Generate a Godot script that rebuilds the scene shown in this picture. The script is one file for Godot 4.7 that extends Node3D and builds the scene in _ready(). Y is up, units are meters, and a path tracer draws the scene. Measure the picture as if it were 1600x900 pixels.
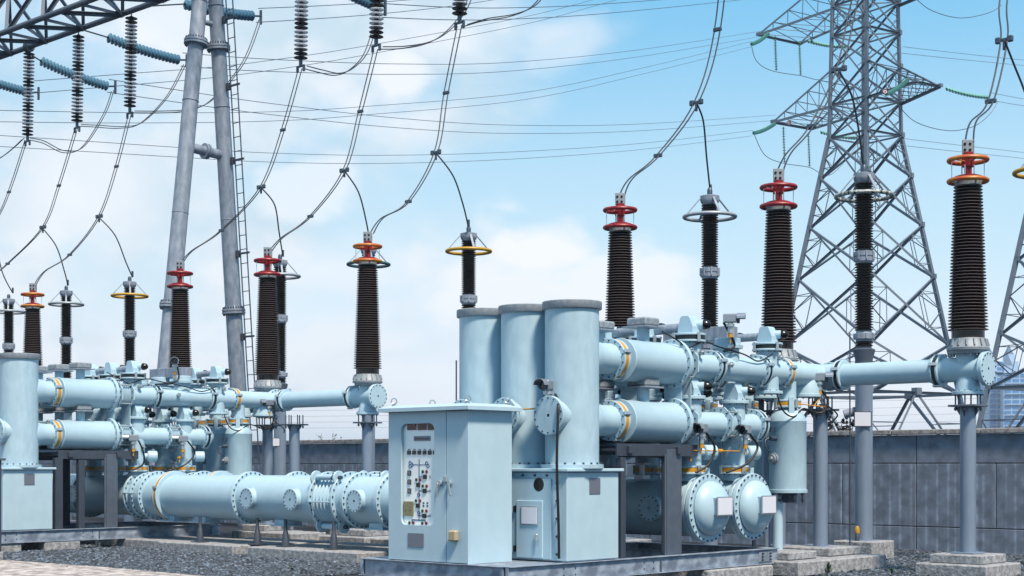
extends Node3D

# ---------------------------------------------------------------- geometry kit
class Geo:
	var v := PackedVector3Array()
	var n := PackedVector3Array()
	var ix := PackedInt32Array()
	func tri(a: Vector3, b: Vector3, c: Vector3, na: Vector3, nb: Vector3, nc: Vector3) -> void:
		var k := v.size()
		var cr := (b - a).cross(c - a)
		if cr.length_squared() < 1e-16:
			return
		v.append(a); n.append(na)
		if cr.dot(na + nb + nc) > 0.0:
			v.append(c); n.append(nc); v.append(b); n.append(nb)
		else:
			v.append(b); n.append(nb); v.append(c); n.append(nc)
		ix.append(k); ix.append(k + 1); ix.append(k + 2)
	func quad(a: Vector3, b: Vector3, c: Vector3, d: Vector3, nn: Vector3) -> void:
		tri(a, b, c, nn, nn, nn); tri(a, c, d, nn, nn, nn)
	func box(c: Vector3, s: Vector3, bev := 0.0, bs := Basis.IDENTITY) -> void:
		var h := s * 0.5
		bev = minf(bev, minf(h.x, minf(h.y, h.z)) * 0.6)
		for ax in 3:
			var u := (ax + 1) % 3
			var w := (ax + 2) % 3
			for sg in [-1.0, 1.0]:
				var q := []
				for k in [[-1.0, -1.0], [1.0, -1.0], [1.0, 1.0], [-1.0, 1.0]]:
					var p := Vector3.ZERO
					p[ax] = h[ax] * sg; p[u] = (h[u] - bev) * k[0]; p[w] = (h[w] - bev) * k[1]
					q.append(c + bs * p)
				var nn := Vector3.ZERO
				nn[ax] = sg
				quad(q[0], q[1], q[2], q[3], bs * nn)
			if bev > 0.0:
				for su in [-1.0, 1.0]:
					for sw in [-1.0, 1.0]:
						var a := Vector3.ZERO; a[ax] = h[ax] - bev; a[u] = h[u] * su; a[w] = (h[w] - bev) * sw
						var b := Vector3.ZERO; b[ax] = h[ax] - bev; b[u] = (h[u] - bev) * su; b[w] = h[w] * sw
						var a2 := a; a2[ax] = -a[ax]
						var b2 := b; b2[ax] = -b[ax]
						var nn := Vector3.ZERO; nn[u] = su; nn[w] = sw
						quad(c + bs * a, c + bs * b, c + bs * b2, c + bs * a2, bs * nn.normalized())
		if bev > 0.0:
			for sx in [-1.0, 1.0]:
				for sy in [-1.0, 1.0]:
					for sz in [-1.0, 1.0]:
						var s3 := Vector3(sx, sy, sz)
						var i := (h - Vector3.ONE * bev) * s3
						var nn := bs * s3.normalized()
						tri(c + bs * (i + Vector3(bev * sx, 0, 0)), c + bs * (i + Vector3(0, bev * sy, 0)), c + bs * (i + Vector3(0, 0, bev * sz)), nn, nn, nn)
	func bar(p: Vector3, q: Vector3, w: float, h := -1.0) -> void:
		var d := q - p
		if d.length() < 1e-5:
			return
		var y := d.normalized()
		var r := Vector3.UP if absf(y.y) < 0.9 else Vector3.RIGHT
		var x := r.cross(y).normalized()
		box((p + q) * 0.5, Vector3(w, d.length(), h if h > 0.0 else w), 0.0, Basis(x, y, x.cross(y)))
	func angle(p: Vector3, q: Vector3, w: float, t := 0.012) -> void:
		var d := q - p
		if d.length() < 1e-5:
			return
		var y := d.normalized()
		var r := Vector3.UP if absf(y.y) < 0.9 else Vector3.RIGHT
		var x := r.cross(y).normalized()
		var bs := Basis(x, y, x.cross(y))
		box((p + q) * 0.5, Vector3(w, d.length(), t), 0.0, bs)
		box((p + q) * 0.5 + bs * Vector3(w * 0.5 - t * 0.5, 0, w * 0.5 + t * 0.5), Vector3(t, d.length(), w), 0.0, bs)
	static func frame(ax: Vector3) -> Basis:
		var y := ax.normalized()
		var r := Vector3.UP if absf(y.y) < 0.9 else Vector3.RIGHT
		var x := r.cross(y).normalized()
		return Basis(x, y, x.cross(y))
	func lathe(o: Vector3, ax: Vector3, prof: Array, seg := 28, turn := 0.0, flat := false) -> void:
		var b := frame(ax)
		var m := prof.size()
		var sn := []
		for i in m - 1:
			var d: Vector2 = prof[i + 1] - prof[i]
			sn.append(Vector2(d.y, -d.x).normalized())
		for i in m - 1:
			var p0: Vector2 = prof[i]
			var p1: Vector2 = prof[i + 1]
			if p0.distance_squared_to(p1) < 1e-12:
				continue
			var n0: Vector2 = sn[i]
			var n1: Vector2 = sn[i]
			if i > 0 and sn[i - 1].dot(sn[i]) > 0.75:
				n0 = (sn[i - 1] + sn[i]).normalized()
			if i < m - 2 and sn[i + 1].dot(sn[i]) > 0.75:
				n1 = (sn[i + 1] + sn[i]).normalized()
			var prev := Vector3.ZERO
			for k in seg + 1:
				var a := turn + TAU * k / seg
				var e := b.x * cos(a) + b.z * sin(a)
				if k > 0:
					var f := prev
					var f0 := f; var e0 := e
					if flat:
						var mid := (f + e).normalized(); f0 = mid; e0 = mid
					var A := o + f * p0.x + b.y * p0.y
					var B := o + e * p0.x + b.y * p0.y
					var C := o + e * p1.x + b.y * p1.y
					var D := o + f * p1.x + b.y * p1.y
					var nA := f0 * n0.x + b.y * n0.y
					var nB := e0 * n0.x + b.y * n0.y
					var nC := e0 * n1.x + b.y * n1.y
					var nD := f0 * n1.x + b.y * n1.y
					tri(A, B, C, nA, nB, nC); tri(A, C, D, nA, nC, nD)
				prev = e
	func cyl(o: Vector3, ax: Vector3, r: float, h: float, seg := 24, bev := 0.0) -> void:
		if bev > 0.0:
			lathe(o, ax, [Vector2(0, 0), Vector2(r - bev, 0), Vector2(r, bev), Vector2(r, h - bev), Vector2(r - bev, h), Vector2(0, h)], seg)
		else:
			lathe(o, ax, [Vector2(0, 0), Vector2(r, 0), Vector2(r, h), Vector2(0, h)], seg)
	func ring(o: Vector3, ax: Vector3, r0: float, r1: float, h: float, seg := 32) -> void:
		lathe(o, ax, [Vector2(r0, 0), Vector2(r1, 0), Vector2(r1, h), Vector2(r0, h), Vector2(r0, 0)], seg)
	func torus(o: Vector3, ax: Vector3, R: float, r: float, seg := 40, k := 10) -> void:
		var p := []
		for i in k + 1:
			var a := TAU * i / k
			p.append(Vector2(R + r * cos(a), r * sin(a)))
		lathe(o, ax, p, seg)
	func tube(pts: Array, r: float, seg := 6) -> void:
		var m := pts.size()
		var t0: Vector3 = (pts[1] - pts[0]).normalized()
		var b := frame(t0)
		var x := b.x
		var rows := []
		for i in m:
			var t: Vector3 = (pts[mini(i + 1, m - 1)] - pts[maxi(i - 1, 0)]).normalized()
			x = (x - t * x.dot(t)).normalized()
			var z := x.cross(t)
			var row := []
			for k in seg:
				var a := TAU * k / seg
				row.append(x * cos(a) + z * sin(a))
			rows.append(row)
		for i in m - 1:
			for k in seg:
				var k2 := (k + 1) % seg
				var A: Vector3 = rows[i][k]; var B: Vector3 = rows[i][k2]
				var C: Vector3 = rows[i + 1][k2]; var D: Vector3 = rows[i + 1][k]
				var p: Vector3 = pts[i]; var q: Vector3 = pts[i + 1]
				tri(p + A * r, p + B * r, q + C * r, A, B, C)
				tri(p + A * r, q + C * r, q + D * r, A, C, D)
		for e in [[0, -t0], [m - 1, (pts[m - 1] - pts[m - 2]).normalized()]]:
			for k in range(1, seg - 1):
				var p: Vector3 = pts[e[0]]
				tri(p + rows[e[0]][0] * r, p + rows[e[0]][k] * r, p + rows[e[0]][k + 1] * r, e[1], e[1], e[1])
	func prism(poly: Array, ext: Vector3) -> void:   # convex outline, counter or clockwise, pushed along ext
		var c := Vector3.ZERO
		for p in poly:
			c += p
		c /= poly.size()
		var en := ext.normalized()
		for i in range(1, poly.size() - 1):
			tri(poly[0], poly[i], poly[i + 1], -en, -en, -en)
			tri(poly[0] + ext, poly[i] + ext, poly[i + 1] + ext, en, en, en)
		for i in poly.size():
			var a: Vector3 = poly[i]
			var b: Vector3 = poly[(i + 1) % poly.size()]
			var nn := (b - a).cross(ext).normalized()
			if nn.dot((a + b) * 0.5 - c) < 0.0:
				nn = -nn
			quad(a, b, b + ext, a + ext, nn)
	func bolts(o: Vector3, ax: Vector3, R: float, count: int, r: float, h: float, back := 0.0) -> void:
		var b := frame(ax)
		for i in count:
			var a := TAU * (i + 0.5) / count
			cyl(o + (b.x * cos(a) + b.z * sin(a)) * R - b.y * back, b.y, r, h + back, 6)
	func mesh() -> ArrayMesh:
		var a := []
		a.resize(Mesh.ARRAY_MAX)
		a[Mesh.ARRAY_VERTEX] = v; a[Mesh.ARRAY_NORMAL] = n; a[Mesh.ARRAY_INDEX] = ix
		var m := ArrayMesh.new()
		m.add_surface_from_arrays(Mesh.PRIMITIVE_TRIANGLES, a)
		return m

const UP := Vector3.UP
const PX := Vector3.RIGHT        # along the row of bays, towards the right and near
const NZ := Vector3(0, 0, -1)    # along each bay, away to the right
var M := {}
var used := {}
var rng := RandomNumberGenerator.new()
var ORG := Vector3.ZERO          # where the thing being built stands; parts are given in world places

func numbered(s: String) -> String:
	if not used.has(s):
		used[s] = 0
		return s
	used[s] += 1
	return "%s_%03d" % [s, used[s]]

func thing(called: String, label: String, category: String, at: Vector3, group := "") -> Node3D:
	var o := Node3D.new()
	o.name = numbered(called)
	add_child(o)
	o.position = at
	ORG = at
	o.set_meta("label", label); o.set_meta("category", category)
	if group != "":
		o.set_meta("group", group)
	return o

func obj(called: String, g, mat: Material, parent: Node, shift := true) -> MeshInstance3D:
	var mi := MeshInstance3D.new()
	mi.name = called
	if g is Geo:
		if shift and ORG != Vector3.ZERO:
			for i in g.v.size():
				g.v[i] -= ORG
		mi.mesh = g.mesh()
	else:
		mi.mesh = g
	mi.material_override = mat
	parent.add_child(mi, true)
	return mi

func stuff(o: Node) -> Node:
	o.set_meta("kind", "stuff")
	return o

func dup(src: Node3D, at: Vector3, label: String, group := "") -> Node3D:
	var o: Node3D = src.duplicate()
	var base := String(src.name)
	if base.length() > 4 and base[base.length() - 4] == "_" and base.right(3).is_valid_int():
		base = base.left(base.length() - 4)
	o.name = numbered(base)
	add_child(o)
	o.position = at
	o.set_meta("label", label)
	if group != "":
		o.set_meta("group", group)
	return o

func spline(pts: Array, per := 8) -> Array:
	var out := []
	var m := pts.size()
	for i in m - 1:
		var p0: Vector3 = pts[maxi(i - 1, 0)]
		var p1: Vector3 = pts[i]
		var p2: Vector3 = pts[i + 1]
		var p3: Vector3 = pts[mini(i + 2, m - 1)]
		for k in per:
			out.append(p1.cubic_interpolate(p2, p0, p3, float(k) / per))
	out.append(pts[m - 1])
	return out

# a place seen at (px, py) in the photograph, at a known depth or on a known plane across the bays
const FOC := 2406.0
const EYE := 1.6
func at_depth(px: float, py: float, d: float) -> Vector3:
	var r := (px - 800.0) / FOC * d
	return Vector3(-0.6788 * d + 0.7343 * r, EYE + (727.0 - py) / FOC * d, -0.7343 * d - 0.6788 * r)
func on_z(px: float, py: float, z: float) -> Vector3:
	var k := (px - 800.0) / FOC
	var x := z * (0.6788 - k * 0.7343) / (0.7343 + k * 0.6788)
	return at_depth(px, py, -0.6788 * x - 0.7343 * z)

# ---------------------------------------------------------------- materials
func noise_tex(seed_: int, freq: float, c0: Color, c1: Color, size := 512, gain := 0.5, oct := 4, contrast := 1.0, normal := 0.0) -> ImageTexture:
	var f := FastNoiseLite.new()
	f.seed = seed_; f.frequency = freq; f.fractal_octaves = oct; f.fractal_gain = gain
	f.noise_type = FastNoiseLite.TYPE_SIMPLEX_SMOOTH
	var im := f.get_seamless_image(size, size)
	im.convert(Image.FORMAT_L8)
	if normal > 0.0:
		im.convert(Image.FORMAT_RGBA8)
		im.bump_map_to_normal_map(normal)
		return ImageTexture.create_from_image(im)
	var src := im.get_data()
	var out := PackedByteArray()
	out.resize(size * size * 3)
	for i in size * size:
		var t := clampf((src[i] / 255.0 - 0.5) * contrast + 0.5, 0.0, 1.0)
		var c := c0.lerp(c1, t)
		out[i * 3] = int(c.r * 255.0); out[i * 3 + 1] = int(c.g * 255.0); out[i * 3 + 2] = int(c.b * 255.0)
	return ImageTexture.create_from_image(Image.create_from_data(size, size, false, Image.FORMAT_RGB8, out))

func mat(called: String, c: Color, rough: float, metal := 0.0, tex: Texture2D = null, scale := Vector3.ONE, world := false) -> StandardMaterial3D:
	var m := StandardMaterial3D.new()
	m.resource_name = called
	m.albedo_color = c
	m.roughness = rough
	m.metallic = metal
	if tex:
		m.albedo_texture = tex
		m.uv1_triplanar = true
		m.uv1_world_triplanar = world
		m.uv1_scale = scale
	M[called] = m
	return m

func make_materials() -> void:
	var dirt := noise_tex(3, 0.012, Color(0.962, 0.97, 0.974), Color(1, 1, 1), 512, 0.6, 5, 1.5)
	var streak := noise_tex(8, 0.012, Color(0.925, 0.935, 0.942), Color(1, 1, 1), 512, 0.55, 5, 1.6)
	mat("paint", Color(0.635, 0.757, 0.82), 0.42, 0.0, dirt, Vector3(0.7, 0.5, 0.7), true)
	mat("cabinet_paint", Color(0.65, 0.765, 0.825), 0.45, 0.0, dirt, Vector3(0.5, 0.35, 0.5), true)
	mat("worn_paint", Color(0.63, 0.752, 0.815), 0.42, 0.0, streak, Vector3(1.3, 0.4, 1.3), true)
	mat("galv", Color(0.58, 0.63, 0.69), 0.5, 0.25, noise_tex(21, 0.014, Color(0.80, 0.82, 0.84), Color(1, 1, 1), 512, 0.6, 5, 1.9), Vector3(0.8, 0.3, 0.8), true)
	mat("galv_dark", Color(0.34, 0.39, 0.45), 0.5, 0.3, streak, Vector3(1.2, 0.8, 1.2), true)
	mat("post_steel", Color(0.50, 0.57, 0.65), 0.45, 0.3, streak, Vector3(1.5, 0.25, 1.5), true)
	mat("beam_steel", Color(0.60, 0.67, 0.74), 0.5, 0.2, noise_tex(31, 0.008, Color(0.70, 0.71, 0.74), Color(1, 1, 1), 512, 0.55, 5, 2.0), Vector3(0.6, 0.9, 0.6), true)
	mat("frame_dark", Color(0.24, 0.28, 0.335), 0.5, 0.2, streak, Vector3(1.2, 0.5, 1.2), true)
	mat("cast_grey", Color(0.55, 0.60, 0.64), 0.55, 0.1, noise_tex(41, 0.03, Color(0.84, 0.85, 0.86), Color(1, 1, 1), 256, 0.55, 4, 1.8), Vector3(2, 2, 2), true)
	mat("porcelain", Color(0.092, 0.058, 0.058), 0.25)
	mat("rim_highlight", Color(0.36, 0.33, 0.335), 0.6)  # paler than the porcelain: light caught on shed edges, put into the colour
	mat("porcelain_black", Color(0.075, 0.07, 0.075), 0.3)
	mat("disc_grey", Color(0.82, 0.85, 0.88), 0.3)
	mat("disc_dark", Color(0.085, 0.075, 0.08), 0.3)
	mat("disc_blue", Color(0.28, 0.46, 0.57), 0.3)
	mat("disc_green", Color(0.52, 0.80, 0.75), 0.3)
	mat("disc_core", Color(0.12, 0.14, 0.17), 0.5)
	mat("red", Color(0.62, 0.09, 0.145), 0.45, 0.0, noise_tex(51, 0.02, Color(0.62, 0.60, 0.60), Color(1, 1, 1), 256, 0.6, 4, 2.2), Vector3(1.5, 1.5, 1.5), true)
	mat("red_ochre", Color(1, 1, 1), 0.45, 0.0, noise_tex(52, 0.008, Color(0.66, 0.25, 0.13), Color(0.67, 0.48, 0.11), 256, 0.5, 3, 3.2), Vector3(1.2, 2.0, 1.2), true)
	mat("ochre", Color(0.68, 0.53, 0.12), 0.45, 0.0, dirt, Vector3(2, 2, 2), true)
	mat("worn_ring", Color(1, 1, 1), 0.5, 0.0, noise_tex(53, 0.03, Color(0.10, 0.19, 0.18), Color(0.74, 0.78, 0.78), 256, 0.6, 4, 5.0), Vector3(1.6, 1.6, 1.6), true)
	mat("teal_ring", Color(0.20, 0.33, 0.37), 0.45)
	mat("grey_ring", Color(0.56, 0.61, 0.65), 0.45, 0.1, dirt, Vector3(2, 2, 2), true)
	mat("yellow", Color(0.74, 0.54, 0.13), 0.4)
	mat("dark_band", Color(0.06, 0.12, 0.14), 0.4)
	mat("bolt", Color(0.27, 0.33, 0.39), 0.4, 0.5)
	mat("clip", Color(0.66, 0.71, 0.74), 0.3, 0.6)
	mat("black", Color(0.03, 0.03, 0.035), 0.25)
	mat("rubber", Color(0.05, 0.055, 0.06), 0.5)
	mat("wire", Color(0.20, 0.23, 0.27), 0.5, 0.4)
	mat("wire_light", Color(0.36, 0.41, 0.47), 0.45, 0.5)
	mat("lens_glass", Color(0.02, 0.025, 0.035), 0.05)
	mat("camera_steel", Color(0.62, 0.65, 0.68), 0.3, 0.7)
	mat("plate_white", Color(0.80, 0.83, 0.88), 0.4)
	mat("plate_grey", Color(0.45, 0.48, 0.54), 0.35, 0.4)
	mat("panel_white", Color(0.95, 0.985, 0.99), 0.45)
	mat("ink_blue", Color(0.10, 0.25, 0.45), 0.5)
	mat("lamp_red", Color(0.45, 0.05, 0.09), 0.3)
	mat("lamp_green", Color(0.05, 0.24, 0.17), 0.3)
	mat("meter_red", Color(0.26, 0.03, 0.06), 0.25)
	mat("beige", Color(0.64, 0.60, 0.50), 0.5)
	mat("olive_box", Color(0.50, 0.49, 0.35), 0.5)
	mat("hole", Color(0.01, 0.01, 0.012), 0.9)
	var pane := mat("pane", Color(0.95, 0.98, 1.0, 0.02), 0.04)
	pane.metallic_specular = 0.25
	pane.transparency = BaseMaterial3D.TRANSPARENCY_ALPHA
	var conc := noise_tex(61, 0.03, Color(0.74, 0.74, 0.74), Color(1, 1, 1), 512, 0.65, 6, 2.0)
	mat("concrete", Color(0.62, 0.645, 0.67), 0.9, 0.0, conc, Vector3(0.5, 0.45, 0.5), true)
	mat("concrete_path", Color(0.71, 0.695, 0.685), 0.9, 0.0, noise_tex(62, 0.012, Color(0.66, 0.66, 0.67), Color(1, 1, 1), 512, 0.6, 5, 2.6), Vector3(0.5, 0.5, 0.5), true)
	M.concrete.normal_enabled = true
	M.concrete.normal_texture = noise_tex(63, 0.08, Color.BLACK, Color.WHITE, 512, 0.6, 4, 1.0, 4.0)
	M.concrete.normal_scale = 0.4
	mat("pylon_steel", Color(0.42, 0.475, 0.535), 0.5, 0.3)
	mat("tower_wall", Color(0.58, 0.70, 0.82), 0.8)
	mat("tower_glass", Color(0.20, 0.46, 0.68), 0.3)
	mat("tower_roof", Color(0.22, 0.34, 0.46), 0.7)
	mat("twig", Color(0.10, 0.09, 0.09), 0.9)
	mat("leaf", Color(0.16, 0.30, 0.08), 0.7)
	mat("coping", Color(0.62, 0.62, 0.62), 0.9, 0.0, conc, Vector3(0.6, 0.6, 0.6), true)
	# precast wall: vertical rain streaks, blotches and fine pitting
	var S := 1024
	var f1 := FastNoiseLite.new(); f1.seed = 5; f1.frequency = 0.008; f1.fractal_octaves = 4
	var f3 := FastNoiseLite.new(); f3.seed = 25; f3.frequency = 0.2; f3.fractal_octaves = 2
	var i1 := f1.get_seamless_image(S, S); i1.convert(Image.FORMAT_L8)
	var i3 := f3.get_seamless_image(S, S); i3.convert(Image.FORMAT_L8)
	var d1 := i1.get_data(); var d3 := i3.get_data()
	rng.seed = 31
	var lines_ := PackedFloat32Array(); lines_.resize(S)
	for k in 15:
		var cx := (k + rng.randf_range(0.25, 0.75)) * S / 15.0
		var wd := rng.randf_range(5.0, 12.0)
		var st_ := rng.randf_range(0.35, 1.0)
		for x in S:
			var dd := absf(wrapf(x - cx, -S * 0.5, S * 0.5)) / wd
			lines_[x] += st_ * exp(-dd * dd)
	for streaked in [false, true]:
		var od := PackedByteArray(); od.resize(S * S * 3)
		for i in S * S:
			var va := d1[i] / 255.0 - 0.5
			var vc := d3[i] / 255.0 - 0.5
			var tt := 0.70 + va * 0.20 + vc * 0.13
			if streaked:
				tt += lines_[i % S] * 0.20 * clampf(0.75 + va * 1.6, 0.1, 1.3)
			tt = clampf(tt, 0.0, 1.0)
			od[i * 3] = int(tt * 255.0); od[i * 3 + 1] = od[i * 3]; od[i * 3 + 2] = int(minf(tt * 1.01, 1.0) * 255.0)
		mat("precast_streaked" if streaked else "precast", Color(0.585, 0.66, 0.745), 0.85, 0.0, ImageTexture.create_from_image(Image.create_from_data(S, S, false, Image.FORMAT_RGB8, od)), Vector3(0.36, 0.36, 0.36), true)
	# gravel: the sheet below the loose stones
	mat("gravel", Color(0.21, 0.265, 0.34), 0.95, 0.0, noise_tex(71, 0.09, Color(0.20, 0.22, 0.25), Color(1, 1, 1), 512, 0.7, 3, 3.0), Vector3(1.4, 1.4, 1.4), true)
	M.gravel.normal_enabled = true
	M.gravel.normal_texture = noise_tex(72, 0.12, Color.BLACK, Color.WHITE, 512, 0.6, 3, 1.0, 10.0)
	var st := mat("stone", Color(1, 1, 1), 0.9)
	st.vertex_color_use_as_albedo = true

# ---------------------------------------------------------------- sky, ground, wall
func sky_image() -> ImageTexture:
	var w := 4096
	var h := 2048
	var fa := FastNoiseLite.new(); fa.seed = 12; fa.frequency = 1.0; fa.fractal_octaves = 6; fa.fractal_gain = 0.52; fa.noise_type = FastNoiseLite.TYPE_SIMPLEX_SMOOTH
	var fb := FastNoiseLite.new(); fb.seed = 77; fb.frequency = 1.0; fb.fractal_octaves = 3; fb.noise_type = FastNoiseLite.TYPE_SIMPLEX_SMOOTH
	var lin := func(r: float, g: float, b: float) -> Vector3:
		var c := Color(r / 255.0, g / 255.0, b / 255.0).srgb_to_linear()
		return Vector3(c.r, c.g, c.b)
	var hor: Vector3 = lin.call(247, 248, 253)
	var mid: Vector3 = lin.call(198, 228, 244)
	var top: Vector3 = lin.call(112, 187, 231)
	var zen: Vector3 = lin.call(96, 168, 222)
	var cl_d: Vector3 = lin.call(199, 219, 232)
	var cl_b: Vector3 = lin.call(243, 245, 250)
	var cl_m: Vector3 = lin.call(234, 239, 245)
	var gnd: Vector3 = lin.call(120, 125, 132)
	var puffs := [[850.0, 390.0, 120.0, 62.0, 0.95], [950.0, 440.0, 150.0, 70.0, 0.85], [780.0, 450.0, 150.0, 60.0, 0.8], [620.0, 110.0, 55.0, 65.0, 0.8], [130.0, 300.0, 150.0, 110.0, 0.6], [470.0, 290.0, 90.0, 55.0, 0.6], [240.0, 60.0, 120.0, 60.0, 0.6], [520.0, 420.0, 200.0, 50.0, 0.5], [870.0, 60.0, 80.0, 60.0, 0.35]]
	var data := PackedFloat32Array()
	data.resize(w * h * 3)
	for j in h:
		var el := (0.5 - (j + 0.5) / h) * PI
		for i in w:
			var k := (j * w + i) * 3
			if el < -0.02:
				data[k] = gnd.x; data[k + 1] = gnd.y; data[k + 2] = gnd.z
				continue
			var az := (i + 0.5) / w * TAU
			if (absf(wrapf(az + 0.7461, -PI, PI)) > 0.42 or el > 0.42) and (i % 4 > 0 or j % 4 > 0) and j >= 4 and i >= 4:
				var k0 := ((j - j % 4) * w + i - i % 4) * 3   # beyond the view a coarser grain is enough
				data[k] = data[k0]; data[k + 1] = data[k0 + 1]; data[k + 2] = data[k0 + 2]
				continue
			var d := Vector3(sin(az) * cos(el), sin(el), -cos(az) * cos(el))
			var q := Vector3(d.x, d.y * 1.7, d.z)
			var warp := fb.get_noise_3dv(q * 5.0)
			var n := fa.get_noise_3dv(q * 4.2 + Vector3(warp, warp * 0.6, -warp) * 0.25)
			var e := rad_to_deg(maxf(el, 0.0))
			# clear air
			var t1 := smoothstep(1.0, 8.5, e)
			var t2 := smoothstep(6.0, 19.0, e)
			var c := hor.lerp(mid, t1).lerp(top, t2).lerp(zen, smoothstep(18.0, 70.0, e))
			# bank of cloud to the left of the clear part, thinning to the right; broken cloud all round
			var rel := wrapf(az + 0.7461, -PI, PI)
			var n3b := fa.get_noise_3dv(q * 17.0)
			var edge := 0.035 - 0.17 * exp(-pow((e - 10.2) / 2.2, 2.0)) - 0.09 * smoothstep(8.5, 6.0, e)
			var bank := smoothstep(edge + 0.07, edge - 0.07, rel + n * 0.12 + n3b * 0.035) * smoothstep(-2.6, -1.6, rel)
			bank *= 1.0 - 0.5 * smoothstep(0.02, 0.35, fa.get_noise_3dv(q * 6.5 + Vector3(9, 2, 4)))
			var broken := smoothstep(0.05, 0.45, n + 0.1 * warp) * smoothstep(0.35, 0.9, absf(rel)) * 0.8
			var cover := clampf(maxf(bank, broken), 0.0, 1.0)
			var n2 := fa.get_noise_3dv(q * 9.0 + Vector3(5, 1, 3) + Vector3(warp, -warp, warp) * 0.3)
			var n3 := fa.get_noise_3dv(q * 26.0 + Vector3(3, 8, 1) + Vector3(warp, n2, -warp) * 0.8)
			var bright := clampf(0.22 + n3 * 0.35 + n2 * 1.2 + smoothstep(11.0, 3.0, e) * 0.75, 0.0, 1.0)
			var cc := cl_d.lerp(cl_m, bright)
			c = c.lerp(cc, cover * 0.93)
			if absf(rel) < 0.5:
				var px := 800.0 + tan(rel) * 2406.0
				var py := 727.0 - tan(el) / cos(rel) * 2406.0
				var a := 0.0
				for p in puffs:
					var dx: float = (px - p[0]) / p[2]
					var dy: float = (py - p[1]) / p[3]
					var rr := sqrt(dx * dx + dy * dy) + n2 * 0.9 + n * 0.4 + n3 * 0.35
					a = maxf(a, smoothstep(1.15, 0.35, rr) * p[4])
				c = c.lerp(cl_b, a)
			c *= 0.785
			data[k] = c.x; data[k + 1] = c.y; data[k + 2] = c.z
	return ImageTexture.create_from_image(Image.create_from_data(w, h, false, Image.FORMAT_RGBF, data.to_byte_array()))

func setup_view() -> void:
	var cam := Camera3D.new()
	cam.name = "camera"
	add_child(cam)
	cam.position = Vector3(0, EYE, 0)
	cam.rotation.y = asin(0.6788)
	cam.projection = Camera3D.PROJECTION_FRUSTUM
	cam.near = 0.1
	cam.far = 6000.0
	cam.size = 900.0 / FOC * 0.1
	cam.frustum_offset = Vector2(0, (727.0 - 450.0) / FOC * 0.1)
	cam.current = true
	var we := WorldEnvironment.new()
	we.name = "daylight"
	var e := Environment.new()
	e.background_mode = Environment.BG_SKY
	var sm := PanoramaSkyMaterial.new()
	sm.panorama = sky_image()
	var sk := Sky.new()
	sk.sky_material = sm
	e.sky = sk
	e.tonemap_mode = Environment.TONE_MAPPER_LINEAR
	e.tonemap_exposure = 1.45
	e.sdfgi_enabled = true; e.ssao_enabled = true; e.ssil_enabled = true
	e.fog_enabled = true
	e.fog_density = 0.0003
	e.fog_light_color = Color(0.80, 0.88, 0.95)
	we.environment = e
	add_child(we)
	var sun := DirectionalLight3D.new()
	sun.name = "sun"
	sun.light_color = Color(1.0, 0.91, 0.82)
	sun.light_energy = 1.5
	sun.light_angular_distance = 9.0
	sun.shadow_enabled = true
	add_child(sun)
	sun.look_at_from_position(Vector3(5.6, 9.0, 2.1), Vector3.ZERO)

func setting(called: String, g, m: Material) -> MeshInstance3D:
	ORG = Vector3.ZERO
	var o := obj(called, g, m, self)
	o.set_meta("kind", "structure")
	return o

func block(label: String, c: Vector3, s: Vector3, group := "concrete plinths on the gravel") -> void:
	var g := Geo.new()
	ORG = Vector3(c.x, c.y - s.y * 0.5, c.z)
	g.box(c, s, 0.018)
	var o := obj(numbered("concrete_plinth"), g, M.concrete, self)
	o.position = ORG
	o.set_meta("label", label); o.set_meta("category", "plinth"); o.set_meta("group", group)

func footing(label: String, x: float, z: float, big := 1.1, h0 := 0.2, h1 := 0.33) -> void:
	var t := thing("post_footing", label, "footing", Vector3(x, 0, z), "stepped concrete footings of the posts")
	var g := Geo.new()
	g.box(Vector3(x, h0 * 0.5, z), Vector3(big, h0, big), 0.018)
	obj("lower_slab", g, M.concrete, t)
	g = Geo.new()
	g.box(Vector3(x, (h0 + h1) * 0.5, z), Vector3(big * 0.72, h1 - h0, big * 0.72), 0.015)
	obj("upper_slab", g, M.concrete, t)

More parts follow.
